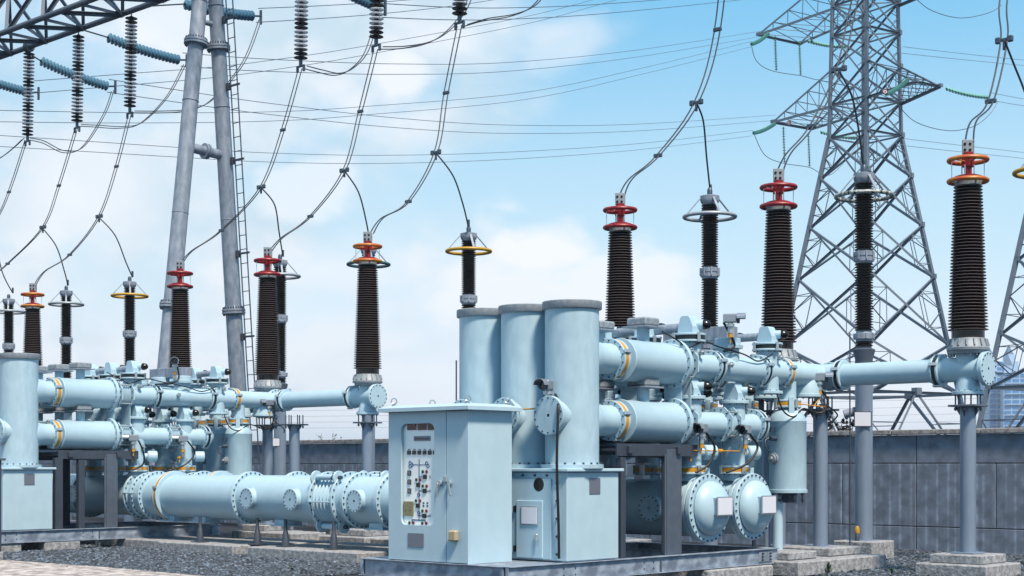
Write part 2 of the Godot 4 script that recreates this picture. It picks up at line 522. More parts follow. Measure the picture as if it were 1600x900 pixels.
func ground_and_wall() -> void:
	var g := Geo.new()
	g.quad(Vector3(-3000, 0, 3000), Vector3(3000, 0, 3000), Vector3(3000, 0, -3000), Vector3(-3000, 0, -3000), UP)
	setting("gravel_ground", g, M.gravel)
	# concrete path along the near left
	g = Geo.new()
	g.prism([Vector3(-30, 0, -12.55), Vector3(-22.6, 0, -12.95), Vector3(-20.4, 0, -13.05), Vector3(-17.8, 0, -12.95), Vector3(-15.5, 0, -12.2), Vector3(-15.5, 0, -8), Vector3(-30, 0, -8)], Vector3(0, 0.045, 0))
	setting("concrete_path", g, M.concrete_path)
	# loose stones
	var sg := Geo.new()
	var ph := (1.0 + sqrt(5.0)) / 2.0
	var vv := []
	rng.seed = 4
	for p in [[-1, ph, 0], [1, ph, 0], [-1, -ph, 0], [1, -ph, 0], [0, -1, ph], [0, 1, ph], [0, -1, -ph], [0, 1, -ph], [ph, 0, -1], [ph, 0, 1], [-ph, 0, -1], [-ph, 0, 1]]:
		vv.append(Vector3(p[0], p[1], p[2]).normalized() * rng.randf_range(0.75, 1.2))
	for f in [[0, 11, 5], [0, 5, 1], [0, 1, 7], [0, 7, 10], [0, 10, 11], [1, 5, 9], [5, 11, 4], [11, 10, 2], [10, 7, 6], [7, 1, 8], [3, 9, 4], [3, 4, 2], [3, 2, 6], [3, 6, 8], [3, 8, 9], [4, 9, 5], [2, 4, 11], [6, 2, 10], [8, 6, 7], [9, 8, 1]]:
		var a: Vector3 = vv[f[0]]
		var b: Vector3 = vv[f[1]]
		var c: Vector3 = vv[f[2]]
		var nn := (b - a).cross(c - a).normalized()
		if nn.dot(a) < 0.0:
			nn = -nn
		sg.tri(a, b, c, nn, nn, nn)
	var mm := MultiMesh.new()
	mm.transform_format = MultiMesh.TRANSFORM_3D
	mm.use_colors = true
	mm.mesh = sg.mesh()
	var spots := []
	for area in [[-28.0, -17.0, -16.9, -12.7, 24000], [-15.5, -7.0, -26.2, -19.3, 24000], [-23.5, -18.0, -21.5, -16.8, 5000]]:
		for i in area[4]:
			spots.append(Vector3(rng.randf_range(area[0], area[1]), 0, rng.randf_range(area[2], area[3])))
	mm.instance_count = spots.size()
	for i in spots.size():
		var s := rng.randf_range(0.014, 0.036)
		var pick := rng.randf()
		var l := rng.randf_range(0.025, 0.10) if pick < 0.76 else (rng.randf_range(0.10, 0.22) if pick < 0.97 else rng.randf_range(0.25, 0.45))
		if pick >= 0.97:
			s *= 0.6
		var b := Basis.from_euler(Vector3(rng.randf() * TAU, rng.randf() * TAU, rng.randf() * TAU)).scaled(Vector3(s, s * rng.randf_range(0.55, 0.95), s))
		mm.set_instance_transform(i, Transform3D(b, spots[i] + Vector3(0, s * rng.randf_range(0.1, 0.7), 0)))
		mm.set_instance_color(i, Color(l * 0.66, l * 0.92, l * 1.25))
	var mi := MultiMeshInstance3D.new()
	mi.name = "gravel_stones"
	mi.multimesh = mm
	mi.material_override = M.stone
	add_child(mi)
	mi.set_meta("kind", "stuff"); mi.set_meta("label", "loose dark blue grey gravel stones scattered over the yard"); mi.set_meta("category", "gravel")
	# boundary wall of precast panels, parallel to the row of bays
	var t := thing("boundary_wall", "grey precast concrete boundary wall with pale vertical streaks behind the yard", "wall", Vector3(-30, 0, -26.0))
	var core := Geo.new()
	core.box(Vector3(-36, 1.03, -26.13), Vector3(64, 2.06, 0.16))
	obj("wall_core", core, M.frame_dark, t)
	var rows := [[0.0, 0.46, 0.0], [0.476, 1.628, 1.555], [1.644, 2.16, 0.0]]
	for r in rows:
		var x := -1.407
		while x > -66.0:
			var x0 := x - 3.110
			var parts := [[x0, x]]
			if r[2] > 0.0 and true:
				parts = [[x0, x - r[2]], [x - r[2], x]]
			for p in parts:
				g = Geo.new()
				g.box(Vector3((p[0] + p[1]) * 0.5, (r[0] + r[1]) * 0.5, -26.03), Vector3(p[1] - p[0] - 0.018, r[1] - r[0], 0.06), 0.006)
				obj("panel", g, M.precast if r[0] > 1.6 else M.precast_streaked, t)
			x = x0
	var cx := -2.0
	while cx > -66.0:
		g = Geo.new()
		g.box(Vector3(cx - 0.44, 2.215 + 0.0, -26.09), Vector3(0.868, 0.09, 0.34), 0.01)
		obj("coping_stone", g, M.coping, t)
		cx -= 0.88

# ---------------------------------------------------------------- pieces of pipework
func flange(par: Node, o: Vector3, ax: Vector3, r: float, w: float, count: int, m: Material = null) -> void:
	var g := Geo.new()
	g.lathe(o - ax * w * 0.5, ax, [Vector2(0.02, 0), Vector2(r - 0.006, 0), Vector2(r, 0.006), Vector2(r, w - 0.006), Vector2(r - 0.006, w), Vector2(0.02, w)], 40)
	var f := obj("flange", g, m if m else M.paint, par)
	if count > 0:
		g = Geo.new()
		g.bolts(o, ax, r - 0.028, count, 0.0105 if r < 0.4 else 0.015, w * 0.5 + 0.014, w * 0.5 + 0.014)
		stuff(obj("bolts", g, M.bolt, f))

func joint(par: Node, o: Vector3, ax: Vector3, r: float, m: Material, count := 14) -> void:   # two flanges, a coloured band and the clips across it
	flange(par, o - ax * 0.045, ax, r, 0.03, count)
	flange(par, o + ax * 0.045, ax, r, 0.03, 0)
	var g := Geo.new()
	g.ring(o - ax * 0.030, ax, r * 0.7, r - (0.005 if m == M.yellow else 0.012), 0.06, 44)
	obj("coloured_band", g, m, par)
	var b := Geo.frame(ax)
	for a in [0.35, 0.35 + PI * 0.5, 0.35 + PI, 0.35 + PI * 1.5]:
		g = Geo.new()
		var e := b.x * cos(a) + b.z * sin(a)
		g.box(o + e * (r + 0.012), Vector3(0.05, 0.13, 0.022), 0.004, Basis(e.cross(b.y), b.y, e.cross(b.y).cross(b.y)))
		obj("clip", g, M.clip, par)

func shell(par: Node, called: String, o: Vector3, ax: Vector3, prof: Array, m: Material = null, seg := 40) -> void:
	var g := Geo.new()
	g.lathe(o, ax, prof, seg)
	obj(called, g, m if m else M.paint, par)

func pipe(par: Node, called: String, a: Vector3, b: Vector3, r: float, m: Material = null, seg := 36) -> void:
	var h := (b - a).length()
	shell(par, called, a, (b - a).normalized(), [Vector2(0, 0), Vector2(r, 0), Vector2(r, h), Vector2(0, h)], m, seg)

func bellows(par: Node, a: Vector3, ax: Vector3, length: float, r: float, half: float) -> void:
	var prof := [Vector2(0, 0)]
	var waves := int(length / 0.048)
	for i in waves * 4 + 1:
		prof.append(Vector2(r + 0.028 * sin(TAU * i / 4.0), length * i / (waves * 4.0)))
	prof.append(Vector2(0, length))
	shell(par, "bellows", a, ax, prof)
	var b := Geo.frame(ax)
	for s in [0.0, length]:
		var g := Geo.new()
		g.lathe(a + ax * (s - 0.011), ax, [Vector2(0, 0), Vector2(half * 1.16, 0), Vector2(half * 1.16, 0.022), Vector2(0, 0.022)], 8, PI / 8.0, true)
		var p := obj("bellows_plate", g, M.paint, par)
		g = Geo.new()
		g.bolts(a + ax * s, ax, half * 0.92, 12, 0.011, 0.03, 0.03)
		stuff(obj("bolts", g, M.bolt, p))
	for k in 4:
		var rods := Geo.new()
		var ang := PI * 0.25 + PI * 0.5 * k
		var e := b.x * cos(ang) + b.z * sin(ang)
		rods.cyl(a + e * half * 1.05 - ax * 0.03, ax, 0.015, length + 0.06, 8)
		obj("tie_rod", rods, M.clip, par)

func valve(par: Node, o: Vector3, d: Vector3) -> void:
	var g := Geo.new()
	g.cyl(o, d, 0.032, 0.05, 14)
	g.cyl(o + d * 0.045, d, 0.045, 0.02, 6)
	g.cyl(o + d * 0.06, d, 0.02, 0.03, 10)
	obj("valve", g, M.clip, par)

func actuator(par: Node, o: Vector3, dark: bool, r := 0.235) -> void:   # drive housing on the top flange at o, its black-capped motor to the right
	if dark:
		joint(par, o, UP, r, M.dark_band, 14)
	else:
		flange(par, o, UP, r - 0.02, 0.05, 12)
	var b := o + Vector3(0, 0.055 if dark else 0.025, 0)
	var g := Geo.new()
	var w := 0.17
	g.prism([b + Vector3(-0.125, 0, w * 0.5), b + Vector3(0.125, 0, w * 0.5), b + Vector3(0.125, 0.10, w * 0.5), b + Vector3(0.07, 0.225, w * 0.5), b + Vector3(0.045, 0.245, w * 0.5), b + Vector3(-0.06, 0.245, w * 0.5), b + Vector3(-0.085, 0.225, w * 0.5), b + Vector3(-0.125, 0.06, w * 0.5)], Vector3(0, 0, -w))
	var hsg := obj("drive_housing", g, M.paint, par)
	var d := Vector3(0.86, 0, -0.5).normalized()
	var q := b + Vector3(0.05, 0.13, -0.05)
	g = Geo.new()
	g.cyl(q, d, 0.062, 0.13, 20, 0.008)
	obj("motor", g, M.paint, hsg)
	g = Geo.new()
	g.lathe(q + d * 0.13, d, [Vector2(0, 0), Vector2(0.068, 0), Vector2(0.07, 0.03), Vector2(0.055, 0.08), Vector2(0.03, 0.105), Vector2(0, 0.11)], 20)
	obj("motor_cap", g, M.black, hsg)

func junction_box(par: Node, o: Vector3) -> void:   # on the crown of a tank at o
	var g := Geo.new()
	g.cyl(o - Vector3(0, 0.05, 0), UP, 0.085, 0.22, 18)
	var nk := obj("box_neck", g, M.paint, par)
	g = Geo.new()
	g.box(o + Vector3(0, 0.18, 0), Vector3(0.40, 0.022, 0.40), 0.004)
	obj("box_plate", g, M.galv, nk)
	g = Geo.new()
	g.box(o + Vector3(0, 0.25, 0), Vector3(0.33, 0.11, 0.31), 0.02)
	obj("terminal_box", g, M.cast_grey, nk)

func gas_run(x: float, y: float, st: Dictionary, upper: bool, label: String, group: String) -> Node3D:
	var t := thing("gas_pipe_run", label, "pipe", Vector3(x, y - 0.35, st.cyl), group)
	var P := func(z: float, dy := 0.0) -> Vector3: return Vector3(x, y + dy, z)
	# neck, coloured joint, current transformer tank
	pipe(t, "neck", P.call(st.cyl - 0.25), P.call(st.yel), 0.2)
	joint(t, P.call(st.yel), NZ, 0.265, M.yellow, 14)
	var L: float = st.tank[0] - st.tank[1]
	shell(t, "tank", P.call(st.tank[0] + 0.07), NZ, [Vector2(0, 0), Vector2(0.20, 0), Vector2(0.205, 0.05), Vector2(0.285, 0.06), Vector2(0.288, 0.075), Vector2(0.275, 0.09), Vector2(0.275, L + 0.07), Vector2(0, L + 0.07)], null, 48)
	flange(t, P.call(st.tank[1] - 0.03), NZ, 0.335, 0.06, 16)
	junction_box(t, P.call(st.tank[0] * 0.55 + st.tank[1] * 0.45, 0.275))
	pipe(t, "short_neck", P.call(st.tank[1]), P.call(st.bel[0]), 0.2)
	bellows(t, P.call(st.bel[0]), NZ, st.bel[0] - st.bel[1], 0.190, 0.24)
	if upper:
		pipe(t, "tee_body", P.call(st.bel[1]), P.call(st.ring1), 0.183)
		pipe(t, "tee_neck", P.call(st.T1, -0.02), P.call(st.T1, 0.33), 0.168)
		actuator(t, P.call(st.T1, 0.375), true)
		valve(t, P.call(st.T1 - 0.02, 0.17) + Vector3(0.165, 0, 0), PX)
		joint(t, P.call(st.ring1), NZ, 0.235, M.dark_band)
		pipe(t, "middle_pipe", P.call(st.ring1), P.call(st.ring2), 0.183)
		pipe(t, "hat_neck", P.call(st.hat), P.call(st.hat, 0.31), 0.165)
		shell(t, "hat", P.call(st.hat, 0.28), UP, [Vector2(0, 0), Vector2(0.215, 0), Vector2(0.22, 0.045), Vector2(0.185, 0.05), Vector2(0.185, 0.135), Vector2(0.175, 0.145), Vector2(0, 0.145)])
		valve(t, P.call(st.hat + 0.24, 0.03) + Vector3(0.178, 0, 0), PX)
		joint(t, P.call(st.ring2), NZ, 0.235, M.dark_band)
		pipe(t, "second_tee_body", P.call(st.ring2), P.call(st.yel3), 0.183)
		pipe(t, "second_tee_neck", P.call(st.T2, -0.30), P.call(st.T2, 0.32), 0.165)
		actuator(t, P.call(st.T2, 0.36), true, 0.225)
		flange(t, P.call(st.T2, -0.31), UP, 0.225, 0.045, 12)
		valve(t, P.call(st.T2 - 0.03, 0.2) + Vector3(0.165, 0, 0), PX)
		joint(t, P.call(st.yel3), NZ, 0.225, M.yellow)
		pipe(t, "end_pipe", P.call(st.yel3), P.call(st.corner - 0.22), 0.175)
		pipe(t, "transformer_neck", P.call(st.VT), P.call(st.VT, -0.46), 0.13)
		shell(t, "corner_tee", P.call(st.T4, -0.30), UP, [Vector2(0, 0), Vector2(0.21, 0), Vector2(0.205, 0.08), Vector2(0.15, 0.24), Vector2(0.12, 0.3)])
		flange(t, P.call(st.T4, -0.32), UP, 0.225, 0.05, 12)
		flange(t, P.call(st.corner - 0.24), NZ, 0.225, 0.05, 14)
	else:
		pipe(t, "tee_body", P.call(st.bel[1]), P.call(st.bel2[0]), 0.168)
		pipe(t, "tee_neck", P.call(st.low1, -0.80), P.call(st.low1, 0.33), 0.158)
		actuator(t, P.call(st.low1, 0.355), false)
		joint(t, P.call(st.low1, -0.645), UP, 0.215, M.yellow)
		valve(t, P.call(st.low1 - 0.02, -0.22) + Vector3(0.155, 0, 0), PX)
		bellows(t, P.call(st.bel2[0]), NZ, st.bel2[0] - st.bel2[1], 0.176, 0.226)
		pipe(t, "second_tee_body", P.call(st.bel2[1]), P.call(st.end), 0.168)
		pipe(t, "second_tee_neck", P.call(st.low2, -0.80), P.call(st.low2, 0.30), 0.158)
		actuator(t, P.call(st.low2, 0.325), false)
		joint(t, P.call(st.low2, -0.645), UP, 0.215, M.yellow)
		valve(t, P.call(st.low2 - 0.1, -0.22) + Vector3(0.13, 0, 0), PX)
		joint(t, P.call(st.end), NZ, 0.235, M.dark_band)
		shell(t, "end_cover", P.call(st.end - 0.06), NZ, [Vector2(0, 0), Vector2(0.2, 0), Vector2(0.16, 0.06), Vector2(0.12, 0.12), Vector2(0, 0.13)])
		for q in [st.low1, st.low2]:
			var g := Geo.new()
			g.cyl(P.call(q - 0.12, -0.40) + Vector3(0.04, 0, 0), Vector3(0.45, 0, -0.9).normalized(), 0.06, 0.1, 18)
			g.cyl(P.call(q - 0.20, -0.40) + Vector3(0.08, 0, 0), Vector3(0.45, 0, -0.9).normalized(), 0.105, 0.19, 22, 0.015)
			obj("density_drum", g, M.paint, t)
	return t

func hanger(x: float, st: Dictionary, label: String) -> void:
	var t := thing("hanger_plates", label, "bracket", Vector3(x, 2.38, st.tank[1]), "hanger plates between the pipe runs")
	for z in [st.tank[1] - 0.05, st.bel[1] + 0.02]:
		var g := Geo.new()
		g.box(Vector3(x, 2.58, z), Vector3(0.3, 0.42, 0.016), 0.003)
		obj("plate", g, M.paint, t)

func breaker_tank(x: float, st: Dictionary, label: String, group: String) -> Node3D:
	var z: float = st.cyl
	var t := thing("breaker_tank", label, "tank", Vector3(x, 1.56, z), group)
	shell(t, "shell", Vector3(x, 1.56, z), UP, [Vector2(0, 0), Vector2(0.40, 0), Vector2(0.40, 0.05), Vector2(0.345, 0.055), Vector2(0.342, 0.09), Vector2(0.342, 2.01)], M.worn_paint, 64)
	shell(t, "top_cover", Vector3(x, 3.56, z), UP, [Vector2(0.3, 0), Vector2(0.372, 0.0), Vector2(0.378, 0.008), Vector2(0.378, 0.092), Vector2(0.37, 0.1), Vector2(0, 0.105)], M.cast_grey, 64)
	var g := Geo.new()
	g.bolts(Vector3(x, 1.61, z), UP, 0.372, 20, 0.014, 0.025)
	stuff(obj("bolts", g, M.bolt, t))
	# two side openings: the blanked one on this side, and a collar for each pipe run behind
	var d := Vector3(0, 0, 1)
	var pz := Vector3(x, 2.22, z + 0.33)
	shell(t, "side_neck", pz - d * 0.14, d, [Vector2(0.24, 0), Vector2(0.235, 0.05), Vector2(0.205, 0.10), Vector2(0.2, 0.2)], M.worn_paint, 40)
	flange(t, pz + d * 0.10, d, 0.245, 0.05, 14, M.worn_paint)
	for y in [2.18, 2.98]:
		shell(t, "pipe_collar", Vector3(x, y, z - 0.2), NZ, [Vector2(0.27, 0), Vector2(0.25, 0.12), Vector2(0.21, 0.2), Vector2(0.2, 0.35)], M.paint, 40)
	return t

func skid(x1: float, x0: float, z1: float, z0: float, cols: Array, label: String) -> void:   # x1 near right side
	var t := thing("steel_skid_frame", label, "steel frame", Vector3((x0 + x1) * 0.5, 0.18, (z0 + z1) * 0.5), "steel skid frames under the bays")
	var beams := [[Vector3(x1, 0.29, z1), Vector3(x1, 0.29, z0)], [Vector3(x0, 0.29, z1), Vector3(x0, 0.29, z0)], [Vector3(x0 + 0.06, 0.29, z1 - 0.03), Vector3(x1 - 0.06, 0.29, z1 - 0.03)], [Vector3(x0 + 0.06, 0.29, z0 + 0.03), Vector3(x1 - 0.06, 0.29, z0 + 0.03)], [Vector3(x0 + 0.06, 0.29, z1 - 2.2), Vector3(x1 - 0.06, 0.29, z1 - 2.2)], [Vector3(x0 + 0.06, 0.29, z1 - 4.1), Vector3(x1 - 0.06, 0.29, z1 - 4.1)]]
	for b in beams:
		var g := Geo.new()
		var c: Vector3 = (b[0] + b[1]) * 0.5
		var along_x: bool = absf(b[0].x - b[1].x) > 0.1
		var l: float = (b[1] - b[0]).length()
		g.box(c, Vector3(l, 0.196, 0.05) if along_x else Vector3(0.05, 0.196, l), 0.004)
		for s in [-0.105, 0.105]:
			g.box(c + Vector3(0, s, 0), Vector3(l, 0.012, 0.12) if along_x else Vector3(0.12, 0.012, l + 0.002), 0.003)
		obj("beam", g, M.beam_steel, t)
	var dk := Geo.new()
	dk.box(Vector3((x0 + x1) * 0.5, 0.392, (z1 + z1 - 1.1) * 0.5), Vector3(x1 - x0 - 0.14, 0.012, 1.0), 0.002)
	obj("deck_plate", dk, M.galv, t)
	for c in cols:   # [x, z, width along z, height, light?]
		var g := Geo.new()
		g.box(Vector3(c[0], 0.402 + (c[3] - 0.402) * 0.5, c[1]), Vector3(0.10, c[3] - 0.402, c[2]), 0.005)
		obj("column", g, M.galv_dark if c[4] else M.frame_dark, t)
		g = Geo.new()
		g.box(Vector3(c[0] - 1.7, 0.402 + (c[3] - 0.402) * 0.5, c[1]), Vector3(0.10, c[3] - 0.402, c[2]), 0.005)
		obj("column", g, M.frame_dark, t)
	for z in [z1 - 2.35, z1 - 3.4]:
		var g := Geo.new()
		g.box(Vector3(x1 - 0.95, 1.80, z), Vector3(1.95, 0.10, 0.10), 0.005)
		obj("cross_beam", g, M.frame_dark, t)
	var g2 := Geo.new()
	g2.box(Vector3(x1 - 0.12, 1.73, (z1 - 2.35 + z1 - 3.4) * 0.5), Vector3(0.08, 0.06, 1.0), 0.004)
	g2.box(Vector3(x1 - 1.78, 1.73, (z1 - 2.35 + z1 - 3.4) * 0.5), Vector3(0.08, 0.06, 1.0), 0.004)
	obj("side_rail", g2, M.frame_dark, t)
	g2 = Geo.new()
	g2.box(Vector3(x1 - 1.2, 1.80, z1 - 2.98), Vector3(2.3, 0.03, 1.75), 0.003)
	g2.box(Vector3(x1 - 0.04, 1.80, z1 - 2.98), Vector3(0.03, 0.16, 1.75), 0.003)
	obj("added_shade_tray", g2, M.frame_dark, t)  # dark tray and side board, added to shade the busbar underneath
	# bolted splice plate and bolt holes on the near side beam
	g2 = Geo.new()
	g2.box(Vector3(x1 + 0.031, 0.29, z0 + 0.32), Vector3(0.012, 0.15, 0.34), 0.003)
	obj("splice_plate", g2, M.galv, t)
	g2 = Geo.new()
	for k in 3:
		for s in [-1.0, 1.0]:
			g2.cyl(Vector3(x1 + 0.03, 0.245 + 0.045 * k, z0 + 0.32 + s * 0.10), PX, 0.013, 0.035, 8)
	for zz in [z1 - 1.0, z1 - 1.22, z1 - 2.6, z1 - 2.8]:
		for yy in [0.25, 0.33]:
			g2.cyl(Vector3(x1 + 0.02, yy, zz), PX, 0.011, 0.012, 8)
	stuff(obj("bolts", g2, M.bolt, t))

func mechanism_box(x1: float, x0: float, z1: float, z0: float, label: String, door: bool) -> void:
	var c := Vector3((x0 + x1) * 0.5, 0, (z0 + z1) * 0.5)
	var t := thing("mechanism_box", label, "equipment box", Vector3(c.x, 0.41, c.z), "mechanism boxes under the breaker tanks")
	var g := Geo.new()
	g.box(Vector3(c.x, 0.965, c.z), Vector3(x1 - x0, 1.11, z1 - z0), 0.014)
	obj("casing", g, M.cabinet_paint, t)
	g = Geo.new()
	g.box(Vector3(c.x, 1.54, c.z), Vector3(x1 - x0 + 0.10, 0.04, z1 - z0 + 0.10), 0.008)
	obj("lid", g, M.cabinet_paint, t)
	g = Geo.new()
	g.box(Vector3(x1 + 0.004, 1.34, c.z - 0.02), Vector3(0.01, 0.2, 0.21), 0.002)
	obj("name_plate", g, M.plate_grey, t)
	if door:
		var fx := x1 - 0.33
		g = Geo.new()
		g.box(Vector3(fx - 0.35, 0.93, z1 + 0.012), Vector3(0.86, 1.0, 0.02), 0.004)
		var fr := obj("front_panel", g, M.paint, t)
		g = Geo.new()
		g.cyl(Vector3(fx - 0.12, 1.36, z1 + 0.018), Vector3(0, 0, 1), 0.085, 0.006, 28)
		obj("round_window", g, M.black, fr)
		g = Geo.new()
		for y in [0.5, 0.72, 0.94, 1.16, 1.38]:
			g.cyl(Vector3(x1 - 0.16, y, z1), Vector3(0, 0, 1), 0.017, 0.02, 10)
		for xx in [fx - 0.6, fx - 0.4, fx - 0.2, fx]:
			g.cyl(Vector3(xx, 1.475, z1), Vector3(0, 0, 1), 0.015, 0.02, 10)
		stuff(obj("bolts", g, M.bolt, t))
		g = Geo.new()
		g.box(Vector3(fx - 0.26, 0.80, z1 + 0.035), Vector3(0.44, 0.72, 0.025), 0.006)
		var d := obj("door", g, M.paint, t)
		g = Geo.new()
		g.box(Vector3(fx - 0.25, 0.97, z1 + 0.052), Vector3(0.29, 0.24, 0.012), 0.003)
		obj("plate_holder", g, M.clip, d)
		g = Geo.new()
		g.box(Vector3(fx - 0.25, 0.97, z1 + 0.06), Vector3(0.255, 0.205, 0.008), 0.001)
		obj("white_plate", g, M.plate_white, d)
		g = Geo.new()
		g.box(Vector3(fx - 0.13, 0.70, z1 + 0.06), Vector3(0.05, 0.09, 0.03), 0.01)
		g.box(Vector3(fx - 0.115, 0.64, z1 + 0.075), Vector3(0.02, 0.10, 0.015), 0.004)
		obj("handle", g, M.clip, d)
		g = Geo.new()
		for y in [0.55, 1.05]:
			g.box(Vector3(fx - 0.50, y, z1 + 0.05), Vector3(0.03, 0.08, 0.04), 0.004)
		obj("hinges", g, M.black, d)

func control_cabinet(x1: float, z1: float) -> void:
	var w := 1.41
	var dp := 0.78
	var y0 := 0.402
	var hh := 1.87
	var t := thing("control_cabinet", "pale blue control cabinet with a round cornered window over a switch panel", "cabinet", Vector3(x1 - w * 0.5, y0, z1 - dp * 0.5))
	var P := func(px: float, py: float, out := 0.0) -> Vector3: return on_z(px, py, z1) + Vector3(0, 0, out)
	var wl: Vector3 = P.call(626.5, 820)
	var wh: Vector3 = P.call(678.5, 661)
	# body: back, sides, floor, and a front built round the window opening
	var g := Geo.new()
	g.box(Vector3(x1 - w * 0.5, y0 + hh * 0.5, z1 - dp * 0.5 - 0.09), Vector3(w - 0.016, hh - 0.004, dp - 0.18), 0.0)
	obj("body", g, M.cabinet_paint, t)
	g = Geo.new()
	g.box(Vector3(x1 - 0.004, y0 + hh * 0.5, z1 - dp * 0.5 - 0.001), Vector3(0.008, hh, dp))
	obj("side_wall", g, M.cabinet_paint, t)
	g = Geo.new()
	g.box(Vector3(x1 - w + 0.004, y0 + hh * 0.5, z1 - dp * 0.5 - 0.001), Vector3(0.008, hh, dp))
	obj("side_wall", g, M.cabinet_paint, t)
	var split: float = P.call(697, 740).x
	var th := 0.03
	g = Geo.new()
	var lx := x1 - w + 0.004
	var rx := split - 0.003
	var z2 := z1 - th
	var fr := func(a: float, b: float, c: float, d: float) -> void:
		g.box(Vector3((a + b) * 0.5, (c + d) * 0.5, z1 - th * 0.5), Vector3(b - a, d - c, th))
	fr.call(lx, wl.x, y0 + 0.01, y0 + hh - 0.005)
	fr.call(wh.x, rx, y0 + 0.01, y0 + hh - 0.005)
	fr.call(wl.x, wh.x, y0 + 0.01, wl.y)
	fr.call(wl.x, wh.x, wh.y, y0 + hh - 0.005)
	var rad := 0.085
	for c in [[wl.x, wl.y, 1, 1], [wh.x, wl.y, -1, 1], [wl.x, wh.y, 1, -1], [wh.x, wh.y, -1, -1]]:
		var o := Vector3(c[0], c[1], z2)
		var cc := o + Vector3(c[2] * rad, c[3] * rad, 0)
		for k in 6:
			var a0 := PI * 0.5 * k / 6.0
			var a1 := PI * 0.5 * (k + 1) / 6.0
			g.prism([o, cc + Vector3(-c[2] * cos(a0), -c[3] * sin(a0), 0) * rad, cc + Vector3(-c[2] * cos(a1), -c[3] * sin(a1), 0) * rad], Vector3(0, 0, th))
	var door := obj("door", g, M.cabinet_paint, t)
	g = Geo.new()
	g.box(Vector3((split + 0.003 + x1 - 0.009) * 0.5, y0 + hh * 0.5, z1 - th * 0.5 - 0.001), Vector3(x1 - 0.009 - split - 0.003, hh - 0.015, th), 0.005)
	obj("narrow_door", g, M.cabinet_paint, t)
	g = Geo.new()
	g.quad(Vector3(wl.x - 0.008, wl.y - 0.008, z1 - 0.031), Vector3(wh.x + 0.008, wl.y - 0.008, z1 - 0.031), Vector3(wh.x + 0.008, wh.y + 0.008, z1 - 0.031), Vector3(wl.x - 0.008, wh.y + 0.008, z1 - 0.031), Vector3(0, 0, 1))
	obj("window_pane", g, M.pane, door)
	g = Geo.new()
	var pz := z1 - 0.048
	g.box(Vector3((wl.x + wh.x) * 0.5 + 0.06, (wl.y + wh.y) * 0.5, pz - 0.01), Vector3(wh.x - wl.x + 0.42, wh.y - wl.y + 0.34, 0.02))
	var panel := obj("switch_panel", g, M.panel_white, t)
	# things on the panel; px, py as read off it
	var Q := func(px: float, py: float) -> Vector3: return on_z(px, py, pz)
	var put := func(called: String, px: float, py: float, wpx: float, hpx: float, d: float, m: Material) -> void:
		var gg := Geo.new()
		var a: Vector3 = Q.call(px - wpx * 0.5, py + hpx * 0.5)
		var b: Vector3 = Q.call(px + wpx * 0.5, py - hpx * 0.5)
		gg.box((a + b) * 0.5 + Vector3(0, 0, d * 0.5), Vector3(b.x - a.x, b.y - a.y, d), 0.002)
		obj(called, gg, m, panel)
	for k in 3:
		put.call("red_meter", 644.0 + 16.0 * k, 666.0, 14.0, 12.0, 0.012, M.meter_red)
	put.call("counter", 660.0, 685.0, 26.0, 8.0, 0.009, M.plate_grey)
	for k in 7:
		put.call("counter_digit", 650.5 + 3.2 * k, 685.5, 2.0, 3.6, 0.012, M.black)
	for k in 6:
		put.call("selector", 639.5 + 8.1 * k, 707.0, 5.6, 6.2, 0.012, M.black)
		put.call("selector_tag", 639.5 + 8.1 * k, 702.2, 3.4, 1.6, 0.006, M.plate_grey)
	for p in [[640, 739], [640, 753], [640, 767]]:
		put.call("push_button", float(p[0]), float(p[1]), 5.6, 8.0, 0.011, M.frame_dark)
		put.call("button_face", float(p[0]), float(p[1]), 2.6, 4.6, 0.013, M.plate_grey)
	put.call("socket_box", 639.0, 794.5, 15.0, 22.0, 0.013, M.olive_box)
	for k in 2:
		put.call("socket_hole", 635.0 + 7.0 * k, 797.5, 1.6, 1.8, 0.0145, M.hole)
	for s in [[655.0, 768.0, 1.0, 92.0], [657.0, 726.0, 26.0, 0.9], [661.0, 745.0, 12.0, 0.9], [663.0, 767.0, 16.0, 0.9], [662.0, 806.0, 18.0, 0.9], [654.0, 812.5, 21.0, 0.9], [644.0, 815.0, 0.9, 5.0], [664.5, 815.0, 0.9, 5.0], [655.0, 721.0, 0.9, 8.0]]:
		put.call("mimic_line", s[0], s[1], s[2], s[3], 0.004, M.ink_blue)
	var rg := Geo.new()
	for p in [[641.0, 723.5], [641.0, 728.5], [644.0, 726.0], [667.0, 724.0], [669.0, 728.0], [654.5, 773.0], [654.5, 801.0]]:
		rg.torus(Q.call(p[0], p[1]) + Vector3(0, 0, 0.003), Vector3(0, 0, 1), 0.022, 0.0045, 16, 5)
	obj("mimic_rings", rg, M.ink_blue, panel)
	for p in [[664.5, 745.0], [654.0, 757.5], [664.0, 767.0], [653.5, 790.0], [663.5, 806.0], [643.5, 823.0], [663.5, 823.0]]:
		if p[1] < 820.0:
			put.call("switch_knob", p[0], p[1], 5.6, 6.4, 0.014, M.black)
	for p in [[661.0, 737.0, 667.0, 737.0], [651.0, 749.5, 657.0, 749.5], [661.0, 759.5, 667.0, 759.5], [650.5, 782.3, 656.7, 782.3], [660.5, 798.3, 666.7, 798.3], [640.3, 817.0, 646.5, 817.0], [660.3, 817.5, 666.5, 817.5]]:
		for k in 2:
			var lg := Geo.new()
			lg.cyl(Q.call(p[k * 2], p[k * 2 + 1]), Vector3(0, 0, 1), 0.021, 0.013, 12, 0.004)
			obj("indicator_lamp", lg, [M.lamp_green, M.lamp_red][k], panel)
	for p in [[662.0, 786.0], [668.0, 786.0], [662.0, 790.5], [668.0, 790.5]]:
		put.call("small_mark", p[0], p[1], 2.6, 2.6, 0.004, M.ink_blue)
